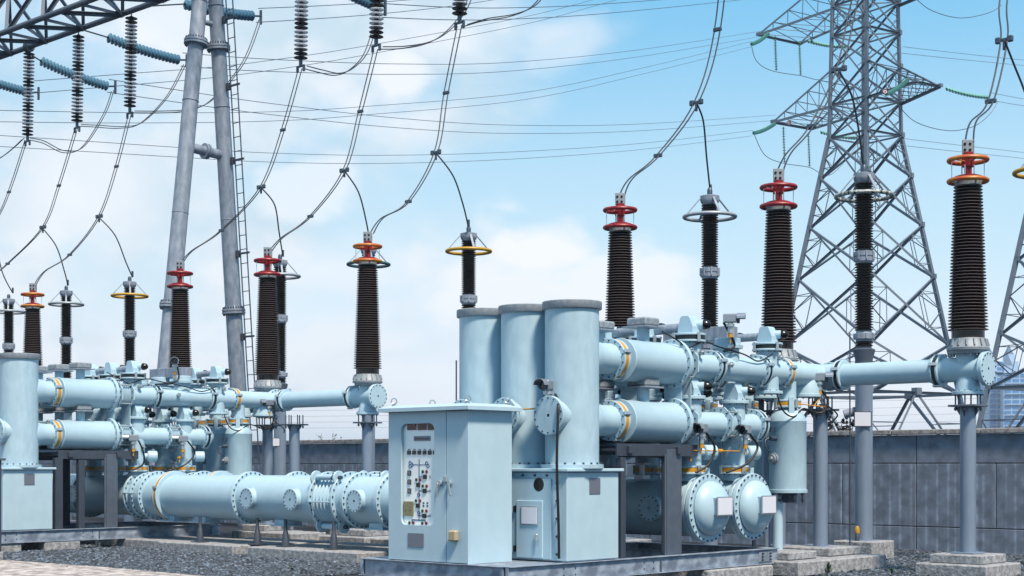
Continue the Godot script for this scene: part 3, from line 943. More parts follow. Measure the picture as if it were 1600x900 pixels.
	for p in [[672.0, 745.0], [672.0, 767.0], [672.0, 806.0]]:
		put.call("earth_mark", p[0], p[1], 1.0, 4.6, 0.004, M.ink_blue)
	# outside of the doors
	g = Geo.new()
	var np: Vector3 = P.call(650, 844)
	g.box(np + Vector3(0, 0, 0.004), Vector3(0.285, 0.175, 0.008), 0.002)
	obj("name_plate", g, M.plate_grey, door)
	for k in 2:
		g = Geo.new()
		var hp: Vector3 = P.call([689.0, 704.0][k], 755.0)
		g.cyl(hp, Vector3(0, 0, 1), 0.035, 0.035, 16, 0.006)
		g.box(hp + Vector3([-0.03, 0.02][k], -0.075, 0.04), Vector3(0.028, 0.16, 0.018), 0.006, Basis(Vector3(0, 0, 1), [-0.12, 0.22][k]))
		if k == 0:
			g.box(hp + Vector3(0.085, 0.05, 0.012), Vector3(0.055, 0.07, 0.024), 0.004)
		obj("handle", g, M.clip, t)
	g = Geo.new()
	g.box(P.call(711.5, 837) + Vector3(0, 0, 0.035), Vector3(0.135, 0.135, 0.07), 0.018)
	obj("beige_box", g, M.beige, t)
	# roof: a shallow hipped sheet with a turned-down rim
	var ry := y0 + hh
	var ov := 0.10
	var a := Vector3(x1 - w - ov, ry, z1 + ov)
	var b := Vector3(x1 + ov, ry, z1 + ov)
	var c2 := Vector3(x1 + ov, ry, z1 - dp - ov)
	var d2 := Vector3(x1 - w - ov, ry, z1 - dp - ov)
	g = Geo.new()
	var e := Vector3(0, 0.045, 0)
	var i := 0.14
	var up := Vector3(0, 0.10, 0)
	var A := a + e + Vector3(i, 0, -i) + up * 0.4
	var B := b + e + Vector3(-i, 0, -i) + up * 0.4
	var C := c2 + e + Vector3(-i, 0, i) + up * 0.4
	var D := d2 + e + Vector3(i, 0, i) + up * 0.4
	g.quad(a, b, b + e, a + e, Vector3(0, 0, 1)); g.quad(b, c2, c2 + e, b + e, PX); g.quad(c2, d2, d2 + e, c2 + e, NZ); g.quad(d2, a, a + e, d2 + e, -PX)
	g.quad(a + e, b + e, B, A, Vector3(0, 1, 0.3).normalized()); g.quad(b + e, c2 + e, C, B, Vector3(0.3, 1, 0).normalized()); g.quad(c2 + e, d2 + e, D, C, Vector3(0, 1, -0.3).normalized()); g.quad(d2 + e, a + e, A, D, Vector3(-0.3, 1, 0).normalized())
	g.quad(A, B, C, D, UP); g.quad(a, b, c2, d2, -UP)
	var roof := obj("roof", g, M.cabinet_paint, t)
	for p in [A + Vector3(0.02, 0, 0), B, C, D]:
		g = Geo.new()
		g.cyl(p - Vector3(0, 0.02, 0), UP, 0.03, 0.03, 12)
		g.torus(p + Vector3(0, 0.055, 0), Vector3(0.5, 0, 0.85).normalized(), 0.036, 0.009, 20, 7)
		obj("lifting_eye", g, M.clip, roof)

func voltage_transformer(x: float, z: float, label: String, group: String) -> Node3D:
	var t := thing("voltage_transformer", label, "transformer", Vector3(x, 1.19, z), group)
	shell(t, "tank", Vector3(x, 1.19, z), UP, [Vector2(0, 0), Vector2(0.295, 0), Vector2(0.295, 0.045), Vector2(0.28, 0.05), Vector2(0.28, 1.06), Vector2(0.283, 1.065), Vector2(0.275, 1.10), Vector2(0.24, 1.17), Vector2(0.19, 1.225), Vector2(0.14, 1.25), Vector2(0.13, 1.28)], M.worn_paint, 56)
	joint(t, Vector3(x, 2.52, z), UP, 0.205, M.yellow, 12)
	var g := Geo.new()
	g.box(Vector3(x + 0.16, 2.50, z + 0.14), Vector3(0.085, 0.24, 0.02), 0.004, Basis(UP, 0.85))
	obj("strap", g, M.paint, t)
	var d := Vector3(-0.15, 0, 1).normalized()
	g = Geo.new()
	var q := Vector3(x - 0.06, 1.70, z + 0.26)
	g.cyl(q, d, 0.085, 0.03, 22, 0.006); g.cyl(q + d * 0.03, d, 0.066, 0.035, 20, 0.006); g.cyl(q + d * 0.065, d, 0.034, 0.045, 6)
	obj("side_valve", g, M.cast_grey, t)
	for k in 6:
		var a := TAU * k / 6.0 + 0.4
		g = Geo.new()
		var b := Vector3(x + cos(a) * 0.22, 1.19, z + sin(a) * 0.22)
		g.cyl(b - Vector3(0, 0.16, 0), UP, 0.01, 0.16, 8); g.cyl(b - Vector3(0, 0.04, 0), UP, 0.024, 0.03, 6); g.cyl(b - Vector3(0, 0.13, 0), UP, 0.022, 0.025, 6)
		obj("foot_bolt", g, M.bolt, t)
	g = Geo.new()
	g.box(Vector3(x, 1.11, z), Vector3(0.16, 0.14, 0.16), 0.01)
	obj("underside_box", g, M.frame_dark, t)
	g = Geo.new()
	g.tube(spline([Vector3(x - 0.05, 2.0, z + 0.28), Vector3(x - 0.12, 1.98, z + 0.40), Vector3(x - 0.1, 1.86, z + 0.42), Vector3(x - 0.08, 1.8, z + 0.33)], 5), 0.012)
	g.cyl(Vector3(x - 0.02, 2.0, z + 0.26), Vector3(-0.3, 0, 1).normalized(), 0.035, 0.12, 12)
	g.cyl(Vector3(x - 0.08, 2.10, z + 0.30), UP, 0.05, 0.07, 14)
	obj("gas_gauge", g, M.bolt, t)
	return t

func busbar(z: float, covers: Array, label: String) -> Node3D:
	var y := 1.01
	var t := thing("busbar_tube", label, "pipe", Vector3(-26, y - 0.47, z), "busbar tubes through the bays")
	var V := func(x: float) -> Vector3: return Vector3(x, y, z)
	var joints := [[-14.9, 0], [-18.7, 0], [-22.56, 0], [-27.9, 0]]
	pipe(t, "tube_section", V.call(-40.0), V.call(-26.5), 0.4, null, 56)
	pipe(t, "tube_section", V.call(-26.5), V.call(-20.33), 0.4, null, 56)
	pipe(t, "tube_section", V.call(-19.78), V.call(-12.45), 0.4, null, 56)
	for j in joints:
		flange(t, V.call(j[0]), PX, 0.478, 0.09, 28)
	for x in [-26.0, -25.82, -25.5]:
		flange(t, V.call(x), PX, 0.478 if x != -25.82 else 0.45, 0.06, 28)
	joint(t, V.call(-24.94), PX, 0.482, M.yellow, 28)
	# expansion joint: two lobed plates, corrugations between, heavy tie bars
	var prof := [Vector2(0, 0)]
	for i in 6 * 8 + 1:
		prof.append(Vector2(0.385 + 0.034 * sin(TAU * i / 8.0), 0.56 * i / 48.0))
	prof.append(Vector2(0, 0.56))
	shell(t, "bellows", V.call(-20.36), PX, prof, null, 56)
	for x in [-20.38, -19.80]:
		flange(t, V.call(x), PX, 0.485, 0.05, 24)
		var g := Geo.new()
		for a in [0.9, 0.9 + TAU / 3.0, 0.9 + TAU * 2.0 / 3.0]:
			var e := Vector3(0, sin(a), cos(a))
			g.cyl(V.call(x - 0.018) + e * 0.47, PX, 0.13, 0.036, 28, 0.006)
		obj("tie_lug", g, M.paint, t)
	for a in [0.9, 0.9 + TAU / 3.0, 0.9 + TAU * 2.0 / 3.0]:
		var e := Vector3(0, sin(a), cos(a))
		var g := Geo.new()
		g.cyl(V.call(-20.33) + e * 0.49, PX, 0.052, 0.40, 18, 0.006)
		var tb := obj("tie_bar", g, M.paint, t)
		g = Geo.new()
		g.cyl(V.call(-19.95) + e * 0.49, PX, 0.032, 0.24, 14)
		g.cyl(V.call(-19.93) + e * 0.49, PX, 0.055, 0.03, 6)
		obj("tie_rod", g, M.bolt, tb)
	var g := Geo.new()
	g.box(V.call(-20.09) + Vector3(0, -0.03, 0.46), Vector3(0.62, 0.025, 0.05), 0.004)
	g.box(V.call(-25.78) + Vector3(0, 0.05, 0.46), Vector3(0.45, 0.025, 0.04), 0.004)
	obj("earth_strap", g, M.paint, t)
	flange(t, V.call(-19.53), PX, 0.478, 0.06, 28)
	for x in covers:
		var d := Vector3(0, 0, 1)
		shell(t, "cover_neck", Vector3(x, y, z + 0.30), d, [Vector2(0.2, 0), Vector2(0.175, 0.1), Vector2(0.172, 0.17)], null, 36)
		flange(t, Vector3(x, y, z + 0.48), d, 0.19, 0.035, 14)
	for x in [-24.9, -23.9, -21.5, -19.0]:
		g = Geo.new()
		g.box(Vector3(x, y - 0.42, z), Vector3(0.34, 0.10, 0.36), 0.01)
		g.box(Vector3(x, y - 0.475, z), Vector3(0.46, 0.022, 0.46), 0.004)
		obj("saddle", g, M.paint, t)
	# domed end beside the right bay
	flange(t, V.call(-12.42), PX, 0.475, 0.07, 28)
	flange(t, V.call(-12.50), PX, 0.465, 0.06, 0)
	var dome := []
	for i in 13:
		var a := PI * 0.5 * i / 12.0
		dome.append(Vector2(0.375 * cos(a), 0.02 + 0.205 * sin(a)))
	shell(t, "domed_end", V.call(-12.39), PX, dome, null, 56)
	g = Geo.new()
	g.box(V.call(-12.42) + Vector3(0, 0.50, 0), Vector3(0.03, 0.11, 0.08), 0.006)
	obj("lifting_lug", g, M.paint, t)
	g = Geo.new()
	g.box(V.call(-12.235) + Vector3(0, 0.03, 0.0), Vector3(0.20, 0.25, 0.34), 0.01)
	g.prism([V.call(-12.30) + Vector3(0, -0.09, 0.15), V.call(-12.155) + Vector3(0, -0.09, 0.15), V.call(-12.32) + Vector3(0, -0.33, 0.15)], Vector3(0, 0, -0.30))
	var mt := obj("plate_mount", g, M.paint, t)
	g = Geo.new()
	g.box(V.call(-12.131) + Vector3(0, 0.03, 0.0), Vector3(0.012, 0.265, 0.37), 0.002)
	obj("plate_edge", g, M.clip, mt)
	g = Geo.new()
	g.box(V.call(-12.122) + Vector3(0, 0.03, 0.0), Vector3(0.008, 0.23, 0.33), 0.001)
	obj("white_plate", g, M.plate_white, mt)
	return t

func support_foot(x: float, z: float, label: String) -> void:
	var t := thing("jack_stand", label, "stand", Vector3(x, 0.18, z), "dark feet under the busbar tube")
	shell(t, "stem", Vector3(x, 0.20, z), UP, [Vector2(0, 0), Vector2(0.075, 0), Vector2(0.045, 0.24), Vector2(0.03, 0.27), Vector2(0.03, 0.46)], M.frame_dark, 16)
	var g := Geo.new()
	g.box(Vector3(x, 0.19, z), Vector3(0.24, 0.02, 0.24), 0.003)
	obj("base_plate", g, M.frame_dark, t)

func monitor_camera(at: Vector3, yaw: float, label: String, drop: Array, m := "camera_steel") -> void:
	var t := thing("monitoring_camera", label, "camera", at, "small monitoring cameras on the pipework")
	ORG = Vector3.ZERO
	t.rotation.y = yaw
	t.scale = Vector3.ONE * 1.3
	var g := Geo.new()
	g.box(Vector3(0, 0.14, 0.0), Vector3(0.10, 0.095, 0.15), 0.012)
	var body := obj("housing", g, M[m], t)
	g = Geo.new()
	var hood := []
	for i in 9:
		var a := PI * (0.0 + i / 8.0)
		hood.append(Vector2(cos(a) * 0.066, sin(a) * 0.062))
	for i in 8:
		var a: Vector2 = hood[i]
		var b: Vector2 = hood[i + 1]
		g.prism([Vector3(a.x, 0.135 + a.y, 0.07), Vector3(b.x, 0.135 + b.y, 0.07), Vector3(b.x * 0.93, 0.135 + b.y * 0.93, 0.07), Vector3(a.x * 0.93, 0.135 + a.y * 0.93, 0.07)], Vector3(0, 0, 0.09))
	obj("sun_hood", g, M[m], body)
	g = Geo.new()
	g.lathe(Vector3(0, 0.135, 0.072), Vector3(0, 0, 1), [Vector2(0, 0.01), Vector2(0.03, 0.01), Vector2(0.035, 0.028), Vector2(0.05, 0.028), Vector2(0.052, 0.0)], 24)
	obj("lens_ring", g, M.frame_dark, body)
	g = Geo.new()
	g.cyl(Vector3(0, 0.135, 0.075), Vector3(0, 0, 1), 0.031, 0.014, 20)
	obj("lens", g, M.lens_glass, body)
	g = Geo.new()
	g.cyl(Vector3(0, -0.02, 0), UP, 0.028, 0.12, 14)
	g.cyl(Vector3(0, 0.05, 0), UP, 0.045, 0.03, 14)
	obj("bracket", g, M.clip, t)
	g = Geo.new()
	g.cyl(Vector3(0, -0.065, 0), UP, 0.026, 0.05, 6)
	g.cyl(Vector3(0, -0.13, 0), UP, 0.008, 0.07, 8)
	obj("gas_fitting", g, M.yellow, t)
	if drop.size() > 1:
		var pts := []
		for p in drop:
			pts.append(t.transform.affine_inverse() * p)
		g = Geo.new()
		g.tube(spline([Vector3(0.02, 0.10, -0.075)] + pts, 6), 0.013, 8)
		obj("cable", g, M.rubber, t)

# ---------------------------------------------------------------- bushings, arresters, posts
func sheds(o: Vector3, h: float, rs0: float, rs1: float, rc0: float, rc1: float, count: int, seg := 36) -> Geo:
	var g := Geo.new()
	var p := [Vector2(0, 0), Vector2(rc0, 0)]
	for i in count:
		var f := (i + 0.5) / count
		var rs := lerpf(rs0, rs1, f)
		var rc := lerpf(rc0, rc1, f)
		var y := h * i / count
		var st := h / count
		p.append(Vector2(rc, y + st * 0.12)); p.append(Vector2(rs, y + st * 0.30)); p.append(Vector2(rs, y + st * 0.44)); p.append(Vector2(rc + (rs - rc) * 0.25, y + st * 0.80)); p.append(Vector2(rc, y + st * 0.98))
	p.append(Vector2(rc1, h)); p.append(Vector2(0, h))
	g.lathe(o, UP, p, seg)
	return g

func bushing(x: float, z: float, ring_a: String, ring_b: String, label: String) -> void:
	var y := 3.2
	var t := thing("bushing", label, "bushing", Vector3(x, y, z), "tall brown bushings")
	var O := Vector3(x, 0, z)
	shell(t, "base_collar", O + UP * y, UP, [Vector2(0, 0), Vector2(0.255, 0), Vector2(0.262, 0.012), Vector2(0.262, 0.04), Vector2(0.298, 0.05), Vector2(0.302, 0.085), Vector2(0.285, 0.10), Vector2(0.245, 0.22), Vector2(0.22, 0.23), Vector2(0, 0.23)], M.cast_grey, 48)
	var g := Geo.new()
	for k in 16:
		var a := TAU * k / 16.0
		var e := Vector3(cos(a), 0, sin(a))
		g.box(O + UP * (y + 0.16) + e * 0.272, Vector3(0.035, 0.11, 0.022), 0.004, Basis(UP, -a) * Basis(Vector3(0, 0, 1), 0.30))
	g.bolts(O + UP * y, UP, 0.24, 16, 0.014, 0.02, 0.03)
	stuff(obj("collar_ribs", g, M.cast_grey, t))
	pipe(t, "porcelain_foot", O + UP * 3.42, O + UP * 3.54, 0.232, M.porcelain, 40)
	if not M.has("bushing_mesh"):
		M.bushing_mesh = sheds(Vector3.ZERO, 2.1, 0.285, 0.200, 0.232, 0.158, 46).mesh()
	var ins := obj("insulator", M.bushing_mesh, M.porcelain, t)
	ins.position = Vector3(0, 3.53 - y, 0)
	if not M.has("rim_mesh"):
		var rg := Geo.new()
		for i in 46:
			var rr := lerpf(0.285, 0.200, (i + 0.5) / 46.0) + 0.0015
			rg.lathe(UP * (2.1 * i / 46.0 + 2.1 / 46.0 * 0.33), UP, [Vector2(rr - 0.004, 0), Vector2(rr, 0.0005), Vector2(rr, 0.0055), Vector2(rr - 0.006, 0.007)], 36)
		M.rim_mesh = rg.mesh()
	var rims := obj("rim_highlights", M.rim_mesh, M.rim_highlight, ins)  # thin bands painting a highlight along every shed edge
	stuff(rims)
	shell(t, "top_cap", O + UP * 5.62, UP, [Vector2(0, 0), Vector2(0.185, 0), Vector2(0.19, 0.05), Vector2(0.17, 0.06), Vector2(0, 0.06)], M.cast_grey, 36)
	shell(t, "red_flange", O + UP * 5.70, UP, [Vector2(0, 0), Vector2(0.17, 0), Vector2(0.20, 0.02), Vector2(0.20, 0.05), Vector2(0.14, 0.07), Vector2(0, 0.08)], M.red, 36)
	g = Geo.new()
	g.torus(O + UP * 5.69, UP, 0.265, 0.034, 48, 12)
	for k in 4:
		var a := TAU * k / 4.0 + 0.5
		g.bar(O + UP * 5.69 + Vector3(cos(a), 0, sin(a)) * 0.24, O + UP * 5.71 + Vector3(cos(a), 0, sin(a)) * 0.15, 0.03, 0.012)
	obj("lower_ring", g, M[ring_b], t)
	g = Geo.new()
	g.torus(O + UP * 5.99, UP, 0.265, 0.034, 48, 12)
	for k in 4:
		var a := TAU * k / 4.0 + 0.5
		g.bar(O + UP * 5.99 + Vector3(cos(a), 0, sin(a)) * 0.24, O + UP * 5.97 + Vector3(cos(a), 0, sin(a)) * 0.06, 0.03, 0.012)
	obj("upper_ring", g, M[ring_a], t)
	g = Geo.new()
	g.cyl(O + UP * 5.76, UP, 0.055, 0.34, 18)
	g.box(O + UP * 5.95, Vector3(0.15, 0.13, 0.12), 0.012)
	g.cyl(O + UP * 6.05, UP, 0.075, 0.05, 18)
	obj("stem", g, M.red, t)
	g = Geo.new()
	for k in 4:
		var a := TAU * k / 4.0
		g.cyl(O + UP * 5.74 + Vector3(cos(a), 0, sin(a)) * 0.095, UP, 0.009, 0.17, 8)
	for k in 2:
		var e := Vector3(0.73, 0, -0.68) * (0.235 if k == 0 else -0.235)
		g.cyl(O + UP * 5.70 + e, UP, 0.006, 0.28, 6)
	obj("rods", g, M.clip, t)
	g = Geo.new()
	var bs := Basis(UP, 0.75)
	g.box(O + UP * 6.18, Vector3(0.17, 0.21, 0.03), 0.006, bs)
	g.box(O + UP * 6.16 + bs * Vector3(0.075, 0, -0.03), Vector3(0.03, 0.19, 0.09), 0.006, bs)
	var pad := obj("terminal_pad", g, M.cast_grey, t)
	g = Geo.new()
	for k in 4:
		g.cyl(O + UP * (6.135 + 0.085 * (k / 2)) + bs * Vector3(-0.05 + 0.075 * (k % 2), 0, 0.012), bs.z, 0.02, 0.012, 14)
	obj("bolt_holes", g, M.hole, pad)

func arrester(x: float, z: float, ring: String, label: String, r_post := 0.148) -> void:
	var t := thing("surge_arrester", label, "surge arrester", Vector3(x, 3.33, z), "slim black surge arresters with a single ring")
	var O := Vector3(x, 0, z)
	shell(t, "base", O + UP * 3.33, UP, [Vector2(0, 0), Vector2(0.15, 0), Vector2(0.15, 0.08), Vector2(0.185, 0.20), Vector2(0.19, 0.24), Vector2(0.13, 0.27), Vector2(0.12, 0.33), Vector2(0, 0.33)], M.galv_dark, 32)
	var g := sheds(O + UP * 3.62, 0.10, 0.155, 0.155, 0.115, 0.115, 2, 28)
	obj("insulator", g, M.porcelain_black, t)
	shell(t, "lower_joint", O + UP * 3.71, UP, [Vector2(0, 0), Vector2(0.14, 0), Vector2(0.14, 0.035), Vector2(0.172, 0.04), Vector2(0.172, 0.13), Vector2(0.14, 0.14), Vector2(0.13, 0.18), Vector2(0, 0.18)], M.galv, 32)
	if not M.has("arrester_mesh"):
		M.arrester_mesh = sheds(Vector3.ZERO, 1.16, 0.158, 0.158, 0.112, 0.112, 26, 28).mesh()
	for y in [3.89, 5.26]:
		var ins := obj("insulator", M.arrester_mesh, M.porcelain_black, t)
		ins.position = Vector3(0, y - 3.33, 0)
	shell(t, "middle_joint", O + UP * 5.04, UP, [Vector2(0, 0), Vector2(0.145, 0), Vector2(0.145, 0.035), Vector2(0.172, 0.035), Vector2(0.172, 0.10), Vector2(0.160, 0.10), Vector2(0.160, 0.125), Vector2(0.172, 0.125), Vector2(0.172, 0.195), Vector2(0.14, 0.205), Vector2(0.125, 0.23), Vector2(0, 0.23)], M.galv, 32)
	g = Geo.new()
	for k in 8:
		var a := TAU * k / 8.0
		g.box(O + UP * 5.17 + Vector3(cos(a), 0, sin(a)) * 0.178, Vector3(0.022, 0.15, 0.03), 0.004, Basis(UP, -a))
		g.box(O + UP * 3.80 + Vector3(cos(a), 0, sin(a)) * 0.175, Vector3(0.022, 0.10, 0.03), 0.004, Basis(UP, -a))
	stuff(obj("joint_lugs", g, M.galv, t))
	shell(t, "top_cap", O + UP * 6.40, UP, [Vector2(0, 0), Vector2(0.13, 0), Vector2(0.17, 0.06), Vector2(0.178, 0.10), Vector2(0.178, 0.17), Vector2(0.10, 0.19), Vector2(0, 0.19)], M.galv, 32)
	shell(t, "top_terminal", O + UP * 6.58, UP, [Vector2(0, 0), Vector2(0.05, 0), Vector2(0.05, 0.10), Vector2(0.03, 0.14), Vector2(0, 0.15)], M.bolt, 16)
	g = Geo.new()
	g.torus(O + UP * 6.19, UP, 0.47, 0.036, 56, 12)
	obj("ring", g, M[ring], t)
	for k in 4:
		var a := TAU * k / 4.0 + 0.55
		var e := Vector3(cos(a), 0, sin(a))
		g = Geo.new()
		g.bar(O + UP * 6.54 + e * 0.165, O + UP * 6.21 + e * 0.46, 0.045, 0.014)
		obj("strut", g, M.galv, t)

func post(x: float, z: float, top: float, r: float, base: float, label: String, cage := true) -> Node3D:
	var t := thing("support_post", label, "post", Vector3(x, base, z), "round steel support posts")
	var O := Vector3(x, 0, z)
	pipe(t, "pole", O + UP * base, O + UP * (top - 0.03), r, M.post_steel, 32)
	var g := Geo.new()
	g.box(O + UP * (base + 0.012), Vector3(r * 2 + 0.14, 0.024, r * 2 + 0.14), 0.004)
	obj("base_plate", g, M.post_steel, t)
	if cage:
		g = Geo.new()
		g.box(O + UP * (top - 0.015), Vector3(0.42, 0.03, 0.42), 0.004)
		for k in 4:
			var a := TAU * k / 4.0
			var e := Vector3(cos(a), 0, sin(a))
			var s := e.cross(UP) * 0.006
			g.prism([O + UP * (top - 0.03) + e * r - s, O + UP * (top - 0.03) + e * 0.20 - s, O + UP * (top - 0.17) + e * r - s], s * 2)
		obj("head_plate", g, M.galv_dark, t)
		for k in 6:
			var a := TAU * k / 6.0 + 0.3
			var e := Vector3(cos(a), 0, sin(a)) * 0.18
			g = Geo.new()
			g.cyl(O + UP * (top - 0.09) + e, UP, 0.012, 0.28, 8)
			g.cyl(O + UP * (top - 0.075) + e, UP, 0.024, 0.03, 6)
			obj("stud", g, M.galv_dark, t)
	return t

func bus(xc: float, xb: float, z: float, label: String) -> void:
	var y := 2.98
	var t := thing("bus_pipe", label, "pipe", Vector3(xb, 2.62, z), "gas bus pipes that carry the bushings")
	var s := signf(xb - xc)
	if absf(xb - xc) > 0.5:
		joint(t, Vector3(xc + s * 0.36, y, z), PX * s, 0.232, M.dark_band, 14)
		pipe(t, "start_neck", Vector3(xc, y, z), Vector3(xc + s * 0.36, y, z), 0.178)
		pipe(t, "long_pipe", Vector3(xc + s * 0.36, y, z), Vector3(xb - s * 0.46, y, z), 0.17, null, 44)
		joint(t, Vector3(xb - s * 0.44, y, z), PX * s, 0.232, M.dark_band, 14)
	pipe(t, "tee_body", Vector3(xb - 0.44, y, z), Vector3(xb + 0.27, y, z), 0.178, null, 44)
	pipe(t, "tee_neck", Vector3(xb, y, z), Vector3(xb, 3.21, z), 0.168, null, 44)
	flange(t, Vector3(xb + 0.28, y, z), PX, 0.245, 0.07, 16)
	if s < 0.0:
		flange(t, Vector3(xb - 0.45, y, z), PX, 0.245, 0.07, 16)
	shell(t, "tee_foot", Vector3(xb, 2.64, z), UP, [Vector2(0, 0), Vector2(0.19, 0), Vector2(0.185, 0.05), Vector2(0.165, 0.14), Vector2(0.135, 0.26)], null, 40)
	flange(t, Vector3(xb, 2.64, z), UP, 0.225, 0.05, 14)

# ---------------------------------------------------------------- gantry, strings and conductors
func gantry() -> void:
	var x := -32.7
	var t := thing("gantry_column", "grey tubular A frame gantry column with bolted flanges", "gantry column", Vector3(x, 0, -23.85))
	var legs := [[Vector3(x, 0, -22.10), Vector3(x, 15.2, -23.76), 0.205], [Vector3(x, 0, -25.05), Vector3(x, 15.2, -23.96), 0.205]]
	for L in legs:
		var a: Vector3 = L[0]
		var b: Vector3 = L[1]
		var leg := MeshInstance3D.new()
		var g := Geo.new()
		var d := (b - a).normalized()
		var h := (b - a).length()
		g.lathe(a, d, [Vector2(0, 0), Vector2(0.225, 0), Vector2(0.212, 5.65), Vector2(0.195, 12.5), Vector2(0.19, h), Vector2(0, h)], 40)
		leg = obj("leg", g, M.galv, t)
		for y in [5.63, 12.43]:
			var o := a.lerp(b, y / 15.2)
			g = Geo.new()
			g.cyl(o - d * 0.07, d, 0.305, 0.055, 40, 0.006); g.cyl(o + d * 0.0, d, 0.305, 0.055, 40, 0.006)
			for k in 12:
				var ang := TAU * k / 12.0
				var bs := Geo.frame(d)
				var e := bs.x * cos(ang) + bs.z * sin(ang)
				g.prism([o + d * 0.055 + e * 0.19 - e.cross(d) * 0.005, o + d * 0.055 + e * 0.27 - e.cross(d) * 0.005, o + d * 0.2 + e * 0.19 - e.cross(d) * 0.005], e.cross(d) * 0.01)
			var f := obj("bolted_flange", g, M.galv, leg)
			g = Geo.new()
			g.bolts(o, d, 0.27, 24, 0.016, 0.11, 0.11)
			stuff(obj("bolts", g, M.bolt, f))
		g = Geo.new()
		for y in [3.6, 8.0, 10.9, 13.5]:
			g.torus(a.lerp(b, y / 15.2), d, 0.207, 0.009, 40, 5)
		obj("weld_seam", g, M.galv, leg)
	var g := Geo.new()
	var pa: Vector3 = legs[0][0].lerp(legs[0][1], 9.72 / 15.2)
	var pb: Vector3 = legs[1][0].lerp(legs[1][1], 9.65 / 15.2)
	g.tube([pa, pb], 0.125, 24)
	var cm := (pa + pb) * 0.5
	var cd := (pb - pa).normalized()
	g.cyl(cm - cd * 0.06, cd, 0.20, 0.05, 28); g.cyl(cm + cd * 0.01, cd, 0.20, 0.05, 28)
	obj("cross_tube", g, M.galv, t)
	g = Geo.new()
	pa = legs[0][0].lerp(legs[0][1], 13.0 / 15.2); pb = legs[1][0].lerp(legs[1][1], 13.0 / 15.2)
	g.tube([pa, pb], 0.07, 16)
	obj("upper_cross_tube", g, M.galv, t)
	# ladder on the far leg
	var l := thing("ladder", "thin steel ladder with rungs fixed up the rear gantry leg", "ladder", Vector3(x + 0.5, 1.6, -24.9))
	var A: Vector3 = legs[1][0]
	var B: Vector3 = legs[1][1]
	for off in [0.36, 0.64]:
		g = Geo.new()
		g.bar(A.lerp(B, 1.6 / 15.2) + Vector3(off, 0, -0.05), B + Vector3(off, 0, -0.05), 0.035, 0.012)
		obj("rail", g, M.galv_dark, l)
	var y := 1.8
	while y < 15.0:
		g = Geo.new()
		var c := A.lerp(B, y / 15.2) + Vector3(0, 0, -0.05)
		g.tube([c + Vector3(0.34, 0, 0), c + Vector3(0.66, 0, 0)], 0.012, 6)
		obj("rung", g, M.galv_dark, l)
		y += 0.36
	for yy in [4.95, 7.1, 9.5, 11.4, 13.1]:
		g = Geo.new()
		var c: Vector3 = A.lerp(B, yy / 15.2) + Vector3(0, 0, -0.05)
		g.box(c + Vector3(0.42, 0, 0), Vector3(0.62, 0.05, 0.04), 0.004)
		g.box(c + Vector3(0.26, 0, 0), Vector3(0.10, 0.18, 0.10), 0.006)
		obj("bracket", g, M.frame_dark, l)
	# lattice beam
	var bt := thing("gantry_beam", "grey tubular lattice gantry beam high at the upper left", "lattice beam", Vector3(-30, 14.0, -23.4))
	var x0 := -58.0
	var x1 := -7.0
	var ch := [Vector3(0, 14.15, -24.08), Vector3(0, 14.15, -22.78), Vector3(0, 15.75, -23.43)]
	for c in ch:
		var s := x0
		while s < x1 - 0.1:
			g = Geo.new()
			g.tube([c + Vector3(s, 0, 0), c + Vector3(minf(s + 8.0, x1), 0, 0)], 0.082, 14)
			g.cyl(c + Vector3(s + 0.01, 0, 0), PX, 0.16, 0.07, 20); g.cyl(c + Vector3(s - 0.08, 0, 0), PX, 0.16, 0.07, 20)
			obj("chord", g, M.galv_dark, bt)
			s += 8.0
	var s2 := x0 + 1.0
	var k2 := 0
	while s2 < -33.0:
		var X := Vector3(s2, 0, 0)
		var N := Vector3(s2 + 1.0, 0, 0)
		var E := Vector3(s2 + 2.0, 0, 0)
		for pr in [[ch[0] + X, ch[2] + N], [ch[2] + N, ch[0] + E], [ch[1] + X, ch[2] + N], [ch[2] + N, ch[1] + E], [ch[0] + X, ch[1] + N], [ch[1] + N, ch[0] + E]]:
			g = Geo.new()
			g.angle(pr[0], pr[1], 0.095)
			obj("brace", g, M.galv_dark, bt)
		g = Geo.new()
		g.angle(ch[0] + X, ch[1] + X, 0.075)
		obj("brace", g, M.galv_dark, bt)
		for c in [ch[0] + X, ch[1] + N]:
			g = Geo.new()
			g.box(c + Vector3(0, 0, 0.12 if k2 % 2 == 0 else -0.1), Vector3(0.34, 0.014, 0.30), 0.003)
			obj("gusset", g, M.galv_dark, bt)
			k2 += 1
		s2 += 2.0

func disc_mesh(r: float) -> ArrayMesh:
	if not M.has("disc_%f" % r):
		var g := Geo.new()
		g.lathe(Vector3(0, -0.02, 0), UP, [Vector2(0, 0), Vector2(r * 0.55, 0.004), Vector2(r * 0.6, 0.0), Vector2(r * 0.95, 0.002), Vector2(r, 0.010), Vector2(r * 0.92, 0.020), Vector2(r * 0.45, 0.034), Vector2(r * 0.36, 0.05), Vector2(0, 0.052)], 28)
		M["disc_%f" % r] = g.mesh()
	return M["disc_%f" % r]

